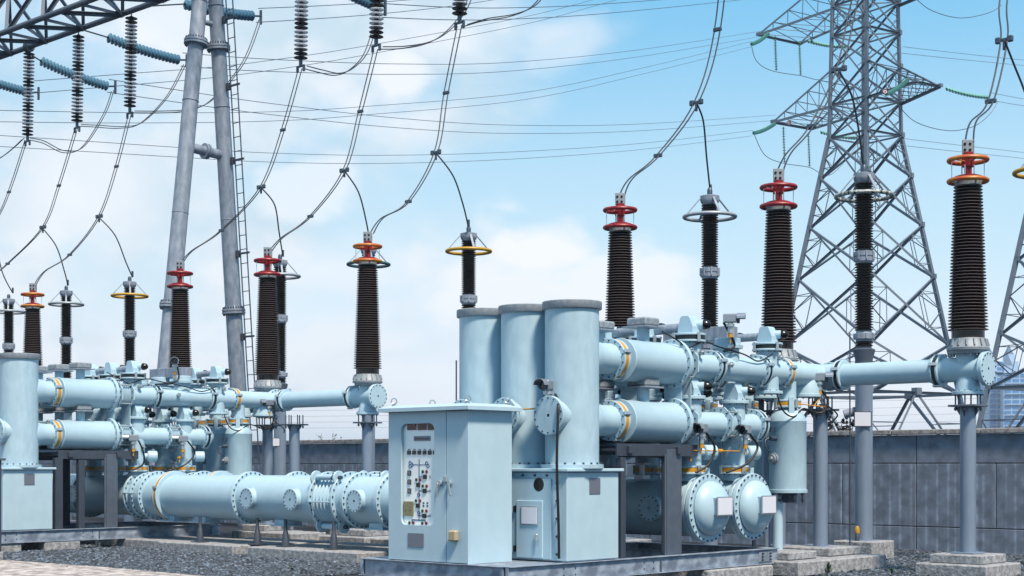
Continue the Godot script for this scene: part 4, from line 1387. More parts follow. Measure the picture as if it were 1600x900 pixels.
func string_of_discs(called: String, label: String, group: String, top: Vector3, bottom: Vector3, count: int, r: float, mats: Callable, sag := 0.0, seg := 6) -> Node3D:
	var t := thing(called, label, "insulator string", bottom, group)
	var core := Geo.new()
	var pts := []
	for i in seg + 1:
		var f := float(i) / seg
		pts.append(top.lerp(bottom, f) - UP * sag * 4.0 * f * (1.0 - f))
	core.tube(pts, r * 0.28, 8)
	obj("core", core, M.disc_core, t)
	for i in count:
		var f := (i + 0.5) / count
		var p := top.lerp(bottom, f) - UP * sag * 4.0 * f * (1.0 - f)
		var dir := (top - bottom - UP * sag * 4.0 * (2.0 * f - 1.0)).normalized()
		var d := obj("disc", disc_mesh(r), mats.call(i), t)
		d.transform = Transform3D(Geo.frame(dir), p - bottom)
	return t

func clamp_at(par: Node, p: Vector3, s := 1.0) -> void:
	var g := Geo.new()
	g.box(p + Vector3(-0.10, 0, 0) * s, Vector3(0.09, 0.10, 0.07) * s, 0.015)
	g.box(p + Vector3(0.10, 0, 0) * s, Vector3(0.09, 0.10, 0.07) * s, 0.015)
	g.box(p, Vector3(0.16, 0.05, 0.05) * s, 0.01)
	g.cyl(p - Vector3(0, 0.16, 0) * s, UP, 0.025 * s, 0.15 * s, 8)
	obj("clamp", g, M.bolt, par)

func twin(label: String, group: String, pts: Array, gap: float, r: float, spacers: Array, clamps: Array, m: Material, close_end := true) -> Node3D:
	var t := thing("twin_conductor", label, "cable", pts[pts.size() - 1], group)
	var c := spline(pts, 7)
	var n := c.size()
	for s in [-1.0, 1.0]:
		var q := []
		for i in n:
			var f := float(i) / (n - 1)
			var w := gap * 0.5
			if close_end:
				w = gap * (0.5 - 0.28 * sin(f * PI * 0.98) * f)
			var tg: Vector3 = (c[mini(i + 1, n - 1)] - c[maxi(i - 1, 0)]).normalized()
			var side := tg.cross(Vector3(0.3, 0.1, 1.0)).normalized() if absf(tg.y) < 0.5 else PX
			q.append(c[i] + PX * s * w * 0.92 + UP * s * w * 0.25 * (1.0 - absf(tg.y)))
		var g := Geo.new()
		g.tube(q, r, 6)
		obj("conductor", g, m, t)
	for p in spacers:
		var g := Geo.new()
		g.box(p, Vector3(gap * 1.15, 0.07, 0.06), 0.012)
		obj("spacer", g, M.bolt, t)
	for p in clamps:
		clamp_at(t, p)
	return t

func lead(label: String, pts: Array, r := 0.017) -> void:
	var t := thing("arrester_lead", label, "cable", pts[pts.size() - 1], "single leads down to the arresters")
	var g := Geo.new()
	g.tube(spline(pts, 7), r, 7)
	obj("conductor", g, M.wire, t)
	g = Geo.new()
	g.tube([pts[pts.size() - 1], pts[pts.size() - 1] + Vector3(0, 0.16, 0)], 0.03, 8)
	obj("end_lug", g, M.bolt, t)

func overhead(label: String, pix: Array, d0: float, d1: float, gap := 0.4, r := 0.0125) -> void:
	var pts := []
	var a: float = pix[0][0]
	var b: float = pix[pix.size() - 1][0]
	for p in pix:
		var f: float = (p[0] - a) / (b - a)
		pts.append(at_depth(p[0], p[1], 1.0 / lerpf(1.0 / d0, 1.0 / d1, f)))
	var t := thing("overhead_line", label, "power line", pts[0], "twin overhead lines crossing the sky")
	var c := spline(pts, 10)
	for s in ([-0.5, 0.5] if gap > 0.0 else [0.0]):
		var q := []
		for p in c:
			q.append(p + Vector3(0.25, 1.0, 0).normalized() * gap * s)
		var g := Geo.new()
		g.tube(q, r, 5)
		obj("conductor", g, M.wire_light, t)

# ---------------------------------------------------------------- lattice towers, town, plants
func pylon(label: String, at: Vector3, turn: float, both := true) -> Node3D:
	var t := thing("lattice_tower", label, "pylon", at, "lattice transmission towers")
	ORG = Vector3.ZERO
	t.rotation.y = turn
	var hs := [0.0, 6.7, 10.2, 15.0, 18.7, 22.2, 25.1, 27.5, 30.0, 32.4, 34.6, 37.0, 39.5]
	var aw := func(h: float) -> float:
		if h < 25.1:
			return lerpf(5.62, 1.78, h / 25.1)
		return lerpf(1.78, 1.52, (h - 25.1) / 14.4)
	var C := func(k: int, h: float) -> Vector3:
		var w: float = aw.call(h)
		return Vector3([1, 1, -1, -1][k % 4] * w, h, [1, -1, -1, 1][k % 4] * w)
	for k in 4:
		var g := Geo.new()
		for i in hs.size() - 1:
			g.angle(C.call(k, hs[i]), C.call(k, hs[i + 1]), 0.24 if hs[i] < 25 else 0.19, 0.03)
			g.box(C.call(k, hs[i + 1]), Vector3(0.27, 0.34, 0.27), 0.0)
		obj("leg", g, M.pylon_steel, t)
	var sec := Geo.new()
	for k in 4:
		for i in hs.size() - 1:
			var a: Vector3 = C.call(k, hs[i])
			var b: Vector3 = C.call(k + 1, hs[i])
			var c: Vector3 = C.call(k, hs[i + 1])
			var d: Vector3 = C.call(k + 1, hs[i + 1])
			if i == 0:
				var m := (c + d) * 0.5
				for pr in [[a, m], [b, m], [c, d]]:
					var g := Geo.new()
					g.angle(pr[0], pr[1], 0.17, 0.02)
					obj("brace", g, M.pylon_steel, t)
				for f in [0.35, 0.68]:
					sec.angle(a.lerp(c, f), a.lerp(m, f), 0.050); sec.angle(b.lerp(d, f), b.lerp(m, f), 0.050)
					sec.angle(a.lerp(c, f), a.lerp(m, f * 0.62), 0.043); sec.angle(b.lerp(d, f), b.lerp(m, f * 0.62), 0.043)
				sec.angle(m, (C.call(k + 1, 6.7) + C.call(k + 2, 6.7)) * 0.5, 0.11)
				sec.box(m, Vector3(0.5, 0.5, 0.5))
				continue
			var w := 0.15 if hs[i] < 25 else 0.11
			for pr in [[a, d], [b, c]]:
				var g := Geo.new()
				g.angle(pr[0], pr[1], w, 0.02)
				obj("brace", g, M.pylon_steel, t)
			var x := (a + b + c + d) * 0.25
			if hs[i] < 25:
				for e in [[a, c], [b, d]]:
					var mid: Vector3 = e[0].lerp(e[1], 0.5)
					for q in [e[0], e[1]]:
						var z: Vector3 = q.lerp(x, 0.46)
						sec.angle(mid, z, 0.053)
						sec.angle(mid.lerp(q, 0.5), z, 0.037)
					sec.angle(e[0].lerp(x, 0.46), e[1].lerp(x, 0.46), 0.037)
			else:
				for e in [[a, c], [b, d]]:
					sec.angle(e[0].lerp(e[1], 0.5), e[0].lerp(x, 0.5), 0.037); sec.angle(e[0].lerp(e[1], 0.5), e[1].lerp(x, 0.5), 0.037)
	for h in [25.1, 27.5, 32.4, 34.6]:
		for k in 4:
			sec.angle(C.call(k, h), C.call(k + 1, h), 0.12)
		sec.angle(C.call(0, h), C.call(2, h), 0.09); sec.angle(C.call(1, h), C.call(3, h), 0.09)
	stuff(obj("secondary_bracing", sec, M.pylon_steel, t))
	# climbing bolts stand for a rough edge on two legs
	var steps := Geo.new()
	for k in [0, 2]:
		for i in 80:
			var p: Vector3 = C.call(k, 2.5 + i * 0.45)
			steps.bar(p, p + Vector3(0.2 if i % 2 == 0 else 0.0, 0, 0.2 if i % 2 == 1 else 0.0) * (1 if k == 0 else -1), 0.03)
	stuff(obj("step_bolts", steps, M.pylon_steel, t))
	for arm in [[27.4, 7.77, -1.0, 30.0, -0.54, 2.05], [27.4, 6.56, 1.0, 30.0, 1.18, 1.2], [34.4, 9.54, -1.0, 37.0, -0.91, 2.2], [34.4, 8.6, 1.0, 37.0, 1.0, 1.4]]:
		var h: float = arm[0]
		var s: float = arm[2]
		if s < 0.0 and not both:
			continue
		var par := Geo.new()
		var tips := [Vector3(s * arm[1], h, arm[4] + arm[5]), Vector3(s * arm[1], h, arm[4] - arm[5])]
		var rt := [Vector3(s * aw.call(h), h, aw.call(h)), Vector3(s * aw.call(h), h, -aw.call(h))]
		var ru := [Vector3(s * aw.call(arm[3]), arm[3], aw.call(arm[3])), Vector3(s * aw.call(arm[3]), arm[3], -aw.call(arm[3]))]
		for j in 2:
			par.angle(rt[j], tips[j], 0.17, 0.02); par.angle(ru[j], tips[j], 0.13, 0.02)
		par.angle(tips[0], tips[1], 0.15, 0.02)
		var am := obj("crossarm", par, M.pylon_steel, t)
		var lace := Geo.new()
		for q in 5:
			var f0 := q / 5.0
			var f1 := (q + 1) / 5.0
			lace.angle(rt[0].lerp(tips[0], f0), rt[1].lerp(tips[1], f1), 0.037); lace.angle(rt[1].lerp(tips[1], f0), rt[0].lerp(tips[0], f1), 0.037)
			for j in 2:
				lace.angle(rt[j].lerp(tips[j], f0), ru[j].lerp(tips[j], f1), 0.037)
				lace.angle(rt[j].lerp(tips[j], f1), ru[j].lerp(tips[j], f1), 0.037)
			lace.angle(ru[0].lerp(tips[0], f1), ru[1].lerp(tips[1], f1), 0.037)
		for j in 2:
			lace.box(tips[j], Vector3(0.40, 0.22, 0.26))
		stuff(obj("lacing", lace, M.pylon_steel, am))
	return t

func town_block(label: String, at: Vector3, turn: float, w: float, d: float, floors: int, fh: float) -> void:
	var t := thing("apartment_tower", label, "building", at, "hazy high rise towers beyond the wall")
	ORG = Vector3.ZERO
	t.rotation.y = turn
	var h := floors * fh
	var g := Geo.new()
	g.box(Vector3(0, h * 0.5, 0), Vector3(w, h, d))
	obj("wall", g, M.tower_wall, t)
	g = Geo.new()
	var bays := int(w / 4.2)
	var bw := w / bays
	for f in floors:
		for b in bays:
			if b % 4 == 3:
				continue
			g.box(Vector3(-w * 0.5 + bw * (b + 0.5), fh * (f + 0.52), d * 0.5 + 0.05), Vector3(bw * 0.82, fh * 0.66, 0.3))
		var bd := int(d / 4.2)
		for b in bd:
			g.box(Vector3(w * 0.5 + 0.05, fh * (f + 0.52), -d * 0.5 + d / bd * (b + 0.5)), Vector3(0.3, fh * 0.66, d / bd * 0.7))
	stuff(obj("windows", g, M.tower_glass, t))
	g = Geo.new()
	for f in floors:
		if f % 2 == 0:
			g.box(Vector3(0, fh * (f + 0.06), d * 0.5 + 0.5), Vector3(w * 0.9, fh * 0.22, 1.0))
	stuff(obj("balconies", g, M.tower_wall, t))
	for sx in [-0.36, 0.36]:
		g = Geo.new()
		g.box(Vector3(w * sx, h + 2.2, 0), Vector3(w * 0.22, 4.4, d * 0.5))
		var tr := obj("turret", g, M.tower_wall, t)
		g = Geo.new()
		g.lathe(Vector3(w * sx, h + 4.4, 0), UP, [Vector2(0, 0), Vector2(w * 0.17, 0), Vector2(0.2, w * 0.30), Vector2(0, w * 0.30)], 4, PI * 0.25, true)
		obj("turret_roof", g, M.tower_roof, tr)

func twiggy(label: String, at: Vector3, h: float, spread: float, n: int, seed_: int, r := 0.012) -> void:
	var t := thing("bare_shrub", label, "shrub", at)
	rng.seed = seed_
	var trunk := Geo.new()
	var twigs := Geo.new()
	trunk.tube([at, at + UP * h * 0.55], r * 3.0, 6)
	for i in n:
		var a := rng.randf() * TAU
		var s := at + UP * h * rng.randf_range(0.2, 0.55)
		var e := at + Vector3(cos(a) * spread * rng.randf_range(0.4, 1.0), h * rng.randf_range(0.6, 1.0), sin(a) * spread * rng.randf_range(0.4, 1.0))
		var m := s.lerp(e, 0.5) + Vector3(rng.randf_range(-0.1, 0.1), rng.randf_range(-0.05, 0.15), rng.randf_range(-0.1, 0.1)) * h * 0.3
		trunk.tube([s, m, e], r * 0.8, 4)
		for k in 10:
			var p := m.lerp(e, rng.randf())
			var q := p + Vector3(rng.randf_range(-1, 1), rng.randf_range(-0.3, 1), rng.randf_range(-1, 1)) * spread * 0.28
			twigs.tube([p, q], r * 0.4, 3)
			for j in 2:
				twigs.box(p.lerp(q, rng.randf()), Vector3(0.05, 0.02, 0.07) * (r / 0.012), 0.0, Basis.from_euler(Vector3(rng.randf() * 6, rng.randf() * 6, 0)))
	obj("trunk", trunk, M.twig, t)
	stuff(obj("twigs", twigs, M.twig, t))

func weed(label: String, at: Vector3, h: float, seed_: int) -> void:
	var t := thing("weed", label, "weed", at, "small green weeds on the gravel")
	rng.seed = seed_
	var g := Geo.new()
	for i in 40:
		var a := rng.randf() * TAU
		var e := Vector3(cos(a), 0, sin(a))
		var hh := h * rng.randf_range(0.3, 1.0)
		var s := e.cross(UP) * 0.006
		var m := at + e * h * 0.25 * rng.randf() + UP * hh * 0.7
		var tip := m + e * h * rng.randf_range(0.1, 0.4) + UP * hh * 0.2
		var nn := (UP + e * 0.3).normalized()
		g.tri(at - s, at + s, m, nn, nn, nn); g.tri(m - s * 2.0, m + s * 2.0, tip, nn, nn, nn)
	obj("blades", g, M.leaf, t)

# ---------------------------------------------------------------- the place
func bay(x: float, st: Dictionary, nm: String) -> void:
	var dx := 0.76
	var ord := ["nearest", "middle", "rear"]
	var up_src: Node3D
	var lo_src: Node3D
	var tank_src: Node3D
	for k in 3:
		var X := x - dx * k
		if k == 0:
			up_src = gas_run(X, 2.98, st, true, "upper pale blue gas pipe run of the %s bay, nearest of three" % nm, "upper gas pipe runs")
			lo_src = gas_run(X, 2.18, st, false, "lower pale blue gas pipe run of the %s bay, nearest of three" % nm, "lower gas pipe runs")
			tank_src = breaker_tank(X, st, "pale blue upright cylinder with grey lid, nearest of the %s bay's row" % nm, "upright breaker tanks")
		else:
			dup(up_src, up_src.position - Vector3(dx * k, 0, 0), "upper pale blue gas pipe run of the %s bay, %s of three, partly hidden" % [nm, ord[k]], "upper gas pipe runs")
			dup(lo_src, lo_src.position - Vector3(dx * k, 0, 0), "lower pale blue gas pipe run of the %s bay, %s of three, mostly hidden" % [nm, ord[k]], "lower gas pipe runs")
			dup(tank_src, tank_src.position - Vector3(dx * k, 0, 0), "pale blue upright cylinder with grey lid, %s of the %s bay" % [["", "second", "rearmost"][k], nm], "upright breaker tanks")
		hanger(X, st, "pale blue hanger plates between the upper and lower runs, %s phase of the %s bay" % [ord[k], nm])
	var vt := voltage_transformer(x, st.VT, "pale blue upright transformer tank hanging under the %s bay's end pipe" % nm, "upright voltage transformers")
	for k in [1, 2]:
		dup(vt, vt.position - Vector3(dx * k, 0, 0), "upright transformer tank of the %s bay, %s one, hidden behind the first" % [nm, ord[k]], "upright voltage transformers")
	# grey drive boxes behind the hats
	var t := thing("drive_box", "long grey drive box on top of the rear pipes of the %s bay" % nm, "equipment box", Vector3(x - dx * 1.3, 3.4, st.hat), "grey drive boxes on the pipe runs")
	var g := Geo.new()
	g.box(Vector3(x - dx * 0.75, 3.49, st.hat - 0.12), Vector3(1.15, 0.20, 0.26), 0.008)
	obj("casing", g, M.galv, t)
	g = Geo.new()
	g.tube([Vector3(x - 0.2, 3.51, st.T1 - 0.1), Vector3(x - dx * 2.0, 3.51, st.T1 - 0.1)], 0.07, 16)
	obj("drive_shaft", g, M.galv, t)
	g = Geo.new()
	g.tube([Vector3(x - 0.15, 3.5, st.T2), Vector3(x - dx * 2.0, 3.5, st.T2)], 0.06, 16)
	obj("drive_shaft", g, M.galv, t)

func _ready() -> void:
	setup_view()
	make_materials()
	ground_and_wall()

	# ---- the two bays
	var sa := {"cyl": -14.79, "yel": -15.59, "tank": [-15.745, -16.86], "bel": [-16.93, -17.14], "T1": -17.27, "ring1": -17.80, "hat": -18.2, "ring2": -18.98, "T2": -19.22, "yel3": -19.60, "VT": -19.76, "T4": -20.28, "corner": -20.72, "bel2": [-17.98, -18.20], "end": -18.87}
	var sb := {"cyl": -14.74, "yel": -15.43, "tank": [-15.53, -16.62], "bel": [-16.79, -17.05], "T1": -17.19, "ring1": -17.68, "hat": -18.35, "ring2": -19.01, "T2": -19.20, "yel3": -19.63, "VT": -19.76, "T4": -20.4, "corner": -20.72, "bel2": [-17.93, -18.20], "end": -18.86}
	bay(-12.64, _lower(sa, -17.30, -18.36), "right")
	bay(-26.05, _lower(sb, -17.27, -18.40), "left")
	skid(-12.38, -14.94, -13.30, -19.05, [[-12.45, -15.53, 0.10, 1.70, false], [-12.45, -16.62, 0.33, 1.81, true]], "steel skid frame under the right bay, its beam ends bolted at the corner")
	skid(-25.78, -28.34, -13.30, -19.05, [[-25.85, -15.42, 0.16, 1.74, false], [-25.85, -15.90, 0.13, 1.70, false], [-25.85, -16.56, 0.25, 1.81, true]], "steel skid frame under the left bay, resting on square blocks")
	mechanism_box(-12.34, -14.55, -14.35, -15.36, "pale blue mechanism box of the right bay with a door and round window", true)
	mechanism_box(-25.74, -27.95, -14.25, -15.25, "pale blue mechanism box under the left bay's cylinder at the left edge", false)
	control_cabinet(-13.02, -13.30)
	busbar(-17.40, [-13.05, -19.18, -20.84, -22.07, -27.8], "long pale blue busbar tube in front, with round bolted covers on its side")
	busbar(-18.48, [], "second long busbar tube behind the front one, its dome on the right")

	# ---- posts, buses, bushings and arresters
	var zb := -20.72
	bus(-12.64, -10.22, zb, "pale blue bus pipe reaching right to the rightmost bushing")
	bus(-13.40, -13.42, zb, "pale blue tee under the middle bushing of the right bay")
	bus(-14.16, -16.62, zb, "pale blue bus pipe of the right bay running left to its leftmost bushing")
	bus(-26.05, -23.10, zb, "pale blue bus pipe ending in a round cover just left of the cabinet")
	bus(-26.81, -26.30, zb, "short pale blue bus pipe under the middle bushing of the left bay")
	bus(-27.57, -29.50, zb, "pale blue bus pipe of the left bay running left to its leftmost bushing")
	bushing(-10.22, zb, "red_ochre", "red_ochre", "tall brown bushing with yellow and red rings, rightmost and nearest")
	bushing(-13.42, zb, "red", "red", "tall brown bushing with two red rings in front of the lattice tower's left leg")
	bushing(-16.62, zb, "red", "red", "tall brown bushing with two red rings just right of the three upright cylinders")
	bushing(-23.10, zb, "red_ochre", "red_ochre", "tall brown bushing with orange rings standing alone left of the cabinet")
	bushing(-26.30, zb, "red", "red", "tall brown bushing with red rings right of the gantry ladder")
	bushing(-29.50, zb, "red", "red", "tall brown bushing with red rings in front of the gantry's left leg")
	bushing(-35.95, zb, "red_ochre", "red_ochre", "tall brown bushing with orange red rings near the left edge")
	for p in [[-10.22, "post under the rightmost bushing on a stepped footing"], [-12.66, "post under the corner of the right bay's end pipe"], [-13.42, "post under the right bay's middle bushing"], [-16.62, "post under the right bay's leftmost bushing"], [-23.10, "post under the lone bushing left of the cabinet"], [-25.40, "post under the left bay's long bus pipe"], [-26.30, "dark post beside the left bay's transformer tank"], [-29.50, "post under the left bay's leftmost bushing"]]:
		post(p[0], zb, 2.47, 0.112, 0.33, "round grey steel " + p[1])
	footing("stepped concrete footing under the rightmost post", -10.22, zb)
	footing("stepped concrete footing under the post left of the cabinet", -23.10, zb, 1.5)
	footing("stepped concrete footing under the post in the left bay's middle", -26.30, zb)
	footing("stepped concrete footing below the left bay's leftmost bushing", -29.50, zb)
	footing("stepped concrete footing below the right bay's leftmost bushing", -16.62, zb)
	var za := -23.45
	for p in [[-13.42, "worn_ring", "slim black arrester with a flaking green and white ring before the lattice tower"], [-16.62, "grey_ring", "slim black arrester with a grey ring against blue sky"], [-10.22, "ochre", "slim black arrester with a yellow ring cut by the right edge"], [-23.10, "ochre", "slim black arrester with a yellow ring just above the upright cylinders"], [-26.30, "teal_ring", "slim black arrester with a teal ring hidden behind the lone bushing"], [-29.50, "grey_ring", "slim black arrester with a pale ring right behind a red ringed bushing"], [-35.95, "ochre", "slim black arrester with a yellow ring left of the gantry column"], [-39.15, "grey_ring", "slim black arrester with a grey ring, second from the left"], [-42.35, "grey_ring", "slim black arrester with a pale ring at the left edge"]]:
		var zz: float = za + (0.09 if p[0] > -20 else -0.17)
		arrester(p[0], zz, p[1], p[2])
		post(p[0], zz, 3.36, 0.148, 0.0 if p[0] < -14 else 0.30, String(p[2]).replace("slim black arrester", "thick post of the arrester"), false)
	block("small concrete block under the arrester post by the wall", Vector3(-13.42, 0.16, za + 0.09), Vector3(0.75, 0.32, 0.75))

	# ---- plinths
	block("low concrete plinth under the far end of the right skid frame", Vector3(-12.86, 0.085, -18.0), Vector3(1.2, 0.17, 1.6))
	block("low concrete plinth under the near end of the right skid frame", Vector3(-13.2, 0.085, -13.9), Vector3(1.6, 0.17, 0.9))
	block("long concrete slab right of the right skid frame", Vector3(-12.95, 0.11, -20.15), Vector3(2.1, 0.22, 2.5))
	block("small raised block on the right slab beside the skid's end", Vector3(-12.52, 0.28, -19.42), Vector3(0.75, 0.12, 0.75))
	block("raised block on the right slab under the corner post", Vector3(-12.70, 0.285, -20.75), Vector3(0.95, 0.13, 0.95))
	block("square block under the left skid frame near the left edge", Vector3(-26.1, 0.09, -14.35), Vector3(0.7, 0.18, 0.55))
	block("square block under the left skid frame, right of the first", Vector3(-26.1, 0.09, -15.45), Vector3(0.75, 0.18, 0.75))
	block("shaded concrete block behind the left skid frame's blocks", Vector3(-25.6, 0.09, -17.6), Vector3(2.4, 0.18, 1.6))
	block("long concrete slab under the busbar tube, left one", Vector3(-23.2, 0.09, -17.75), Vector3(2.3, 0.18, 2.3))
	block("long concrete slab under the busbar tube, right one", Vector3(-20.2, 0.09, -17.75), Vector3(2.9, 0.18, 2.3))
	block("low block behind the busbar tube, left of the middle", Vector3(-24.3, 0.13, -19.7), Vector3(1.2, 0.26, 0.9))
	block("low block behind the busbar tube near the cabinet", Vector3(-20.6, 0.12, -19.7), Vector3(1.6, 0.24, 0.9))
	support_foot(-22.0, -17.1, "dark conical foot under the busbar tube, leftmost of three")
	support_foot(-21.08, -17.0, "dark conical foot under the busbar tube, middle one")
	support_foot(-19.8, -17.0, "dark conical foot under the bellows, rightmost of three")
	support_foot(-23.5, -16.95, "dark foot at the left slab's near edge")

	# ---- monitoring cameras and small fittings
	var face := -0.1
	monitor_camera(Vector3(-12.72, 2.42, -14.42), 0.15, "monitoring camera in front of the upright cylinders over the cabinet", [Vector3(-12.5, 2.37, -14.36), Vector3(-12.45, 2.2, -14.30), Vector3(-12.44, 1.6, -14.27), Vector3(-12.44, 0.9, -14.30), Vector3(-12.44, 0.45, -14.31)])
	monitor_camera(Vector3(-12.42, 3.48, -17.95), 2.1, "monitoring camera on the right bay's top pipes facing right", [Vector3(-12.45, 3.3, -18.1), Vector3(-12.5, 3.2, -17.9)])
	monitor_camera(Vector3(-12.34, 1.92, -17.15), 0.25, "monitoring camera low on the right bay's first lower tee", [Vector3(-12.3, 1.85, -17.4), Vector3(-12.32, 1.62, -17.3), Vector3(-12.4, 1.5, -17.1)])
	monitor_camera(Vector3(-12.34, 1.92, -18.2), 0.25, "monitoring camera low on the right bay's second lower tee", [Vector3(-12.3, 1.85, -18.45), Vector3(-12.32, 1.62, -18.2), Vector3(-12.45, 1.5, -17.9)])
	monitor_camera(Vector3(-12.45, 2.76, -20.35), 2.1, "monitoring camera under the right bay's end pipe by its corner post", [Vector3(-12.4, 2.6, -20.5), Vector3(-12.45, 2.4, -20.4), Vector3(-12.6, 2.45, -20.2)])
	monitor_camera(Vector3(-25.80, 3.50, -18.0), 0.9, "monitoring camera on the left bay's top pipes", [Vector3(-25.85, 3.3, -18.1), Vector3(-25.9, 3.2, -17.6)])
	monitor_camera(Vector3(-25.75, 1.95, -17.0), -0.5, "monitoring camera low on the left bay's first lower tee", [Vector3(-25.7, 1.85, -17.2), Vector3(-25.72, 1.62, -17.2), Vector3(-25.8, 1.5, -17.0)])
	monitor_camera(Vector3(-25.75, 1.95, -18.15), -0.5, "monitoring camera low on the left bay's second lower tee", [Vector3(-25.7, 1.85, -18.4), Vector3(-25.72, 1.62, -18.2), Vector3(-25.85, 1.5, -17.9)])
	monitor_camera(Vector3(-25.85, 2.74, -20.4), -0.2, "monitoring camera under the left bay's end pipe", [Vector3(-25.8, 2.6, -20.5), Vector3(-25.85, 2.4, -20.4), Vector3(-26.0, 2.45, -20.3)])
	var t := thing("gas_line", "thin yellow gas line beside the right bay's lower tees", "pipe", Vector3(-12.4, 1.8, -17.7), "thin yellow gas lines")
	var g := Geo.new()
	g.tube([Vector3(-12.40, 1.80, -17.05), Vector3(-12.40, 1.80, -18.15), Vector3(-12.40, 1.90, -18.15)], 0.009, 6)
	g.cyl(Vector3(-12.40, 1.80, -17.62), NZ, 0.028, 0.09, 10)
	obj("tube", g, M.yellow, t)
	t = thing("gas_line", "thin yellow gas line from the upright cylinder's camera to behind the cabinet", "pipe", Vector3(-13.2, 2.31, -14.3), "thin yellow gas lines")
	g = Geo.new()
	g.tube([Vector3(-12.74, 2.31, -14.40), Vector3(-13.3, 2.31, -14.35), Vector3(-13.6, 2.22, -14.35)], 0.011, 6)
	g.cyl(Vector3(-12.78, 2.31, -14.40), -PX, 0.028, 0.10, 10)
	obj("tube", g, M.yellow, t)
	t = thing("gas_line", "thin yellow gas line from the right bay's transformer tank to its corner post", "pipe", Vector3(-12.6, 2.5, -20.2), "thin yellow gas lines")
	g = Geo.new()
	g.tube([Vector3(-12.5, 2.52, -19.9), Vector3(-12.45, 2.50, -20.2), Vector3(-12.45, 2.62, -20.35)], 0.009, 6)
	g.tube([Vector3(-12.45, 2.50, -20.2), Vector3(-12.5, 2.49, -20.7)], 0.009, 6)
	obj("tube", g, M.yellow, t)
	t = thing("post_lamp", "small cylinder floodlight on the arrester post before the wall", "lamp", on_z(1333, 646, za + 0.09))
	g = Geo.new()
	var lp := on_z(1333, 646, za + 0.09)
	g.cyl(lp + Vector3(-0.10, -0.02, 0.14), Vector3(0.8, 0.25, -0.5).normalized(), 0.075, 0.16, 20, 0.008)
	obj("lamp_body", g, M.galv, t)
	g = Geo.new()
	g.cyl(lp + Vector3(0.03, 0.02, 0.06), Vector3(0.8, 0.1, -0.5).normalized(), 0.085, 0.08, 20, 0.008)
	obj("lamp_hood", g, M.frame_dark, t)
	for p in [[1348.0, 655.0, za + 0.26, 0.27, "blank pale plate on the arrester post before the wall"], [430.0, 691.0, za + 0.0, 0.21, "blank pale plate on a post beside the left bay"]]:
		var c := on_z(p[0], p[1], p[2])
		t = thing("sign_plate", p[4], "sign", c)
		g = Geo.new()
		var bs := Basis(UP, 0.75)
		g.box(c, Vector3(p[3] + 0.03, p[3] * 0.86 + 0.03, 0.012), 0.002, bs)
		obj("frame", g, M.frame_dark, t)
		g = Geo.new()
		g.box(c + bs.z * 0.005, Vector3(p[3], p[3] * 0.86, 0.01), 0.002, bs)
		obj("face", g, M.plate_white, t)
	for p in [[713.0, 625.0, 563.0, -17.0, "thin dark rod left of the three upright cylinders"], [1328.0, 632.0, 520.0, -22.5, "thin dark rod left of the arrester before the lattice tower"]]:
		var a := on_z(p[0], p[1], p[3])
		var b := on_z(p[0], p[2], p[3])
		t = thing("lightning_rod", p[4], "rod", Vector3(a.x, 0.0, a.z))
		pipe(t, "rod", Vector3(a.x, 0.0, a.z), b, 0.012, M.frame_dark, 10)
	pipe_post(-12.72, -19.62)
	var v := thing("valve_stub", "small yellow capped pipe at the foot of the arrester post", "valve", Vector3(-13.25, 0.32, -23.1))
	shell(v, "stub", Vector3(-13.40, 0.32, -23.10), UP, [Vector2(0, 0), Vector2(0.038, 0), Vector2(0.038, 0.12), Vector2(0.03, 0.13)], M.frame_dark, 14)
	shell(v, "cap", Vector3(-13.40, 0.45, -23.10), UP, [Vector2(0, 0), Vector2(0.04, 0), Vector2(0.045, 0.07), Vector2(0.02, 0.12), Vector2(0, 0.125)], M.ochre, 14)

	small_fittings()
	edge_cabinet()
	gantry()
	lines()

	# ---- beyond the wall
	pylon("tall galvanised lattice tower with two pairs of crossarms behind the wall", Vector3(-56.1, 0, -97.95), -0.217)
	pylon("second lattice tower, only one leg of it in view at the right edge", Vector3(-39.7, 0, -98.1), -0.217, false)
	tower_fittings()
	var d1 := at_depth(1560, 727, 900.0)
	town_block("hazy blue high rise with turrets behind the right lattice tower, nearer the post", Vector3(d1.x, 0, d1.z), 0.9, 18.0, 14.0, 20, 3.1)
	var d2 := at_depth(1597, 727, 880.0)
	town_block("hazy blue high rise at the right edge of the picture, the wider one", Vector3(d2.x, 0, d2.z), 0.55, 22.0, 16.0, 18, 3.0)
	var b1 := on_z(1291, 660, -29.0)
	twiggy("dark bare shrub over the wall behind the corner post", Vector3(b1.x, 0, b1.z), 2.95, 0.55, 26, 11)
	var b2 := on_z(1312, 660, -30.0)
	twiggy("lower dark shrub over the wall right of the corner post", Vector3(b2.x, 0, b2.z), 2.7, 0.4, 16, 12)
	var b3 := on_z(520, 690, -27.2)
	twiggy("faint dry twigs poking over the wall left of the lone post", Vector3(b3.x, 0, b3.z), 2.75, 0.8, 9, 13, 0.006)
	weed("small green weed at the foot of the long right slab", Vector3(-11.86, 0, -19.65), 0.22, 3)
	weed("small green weed on the gravel right of the slab", Vector3(-11.2, 0, -20.3), 0.12, 5)
	weed("small green weed in the gravel left of the cabinet", Vector3(-18.2, 0, -14.8), 0.08, 6)

func _lower(st: Dictionary, t1: float, t2: float) -> Dictionary:
	st["low1"] = t1; st["low2"] = t2
	return st

func pipe_post(x: float, z: float) -> void:
	var t := thing("slim_post", "slim pale pipe post under the right bay's transformer tank", "post", Vector3(x, 0.2, z))
	pipe(t, "pole", Vector3(x, 0.22, z), Vector3(x, 1.06, z), 0.075, M.paint, 24)
	pipe(t, "pole", Vector3(x - 0.2, 0.22, z - 0.02), Vector3(x - 0.2, 1.9, z - 0.02), 0.055, M.post_steel, 20)

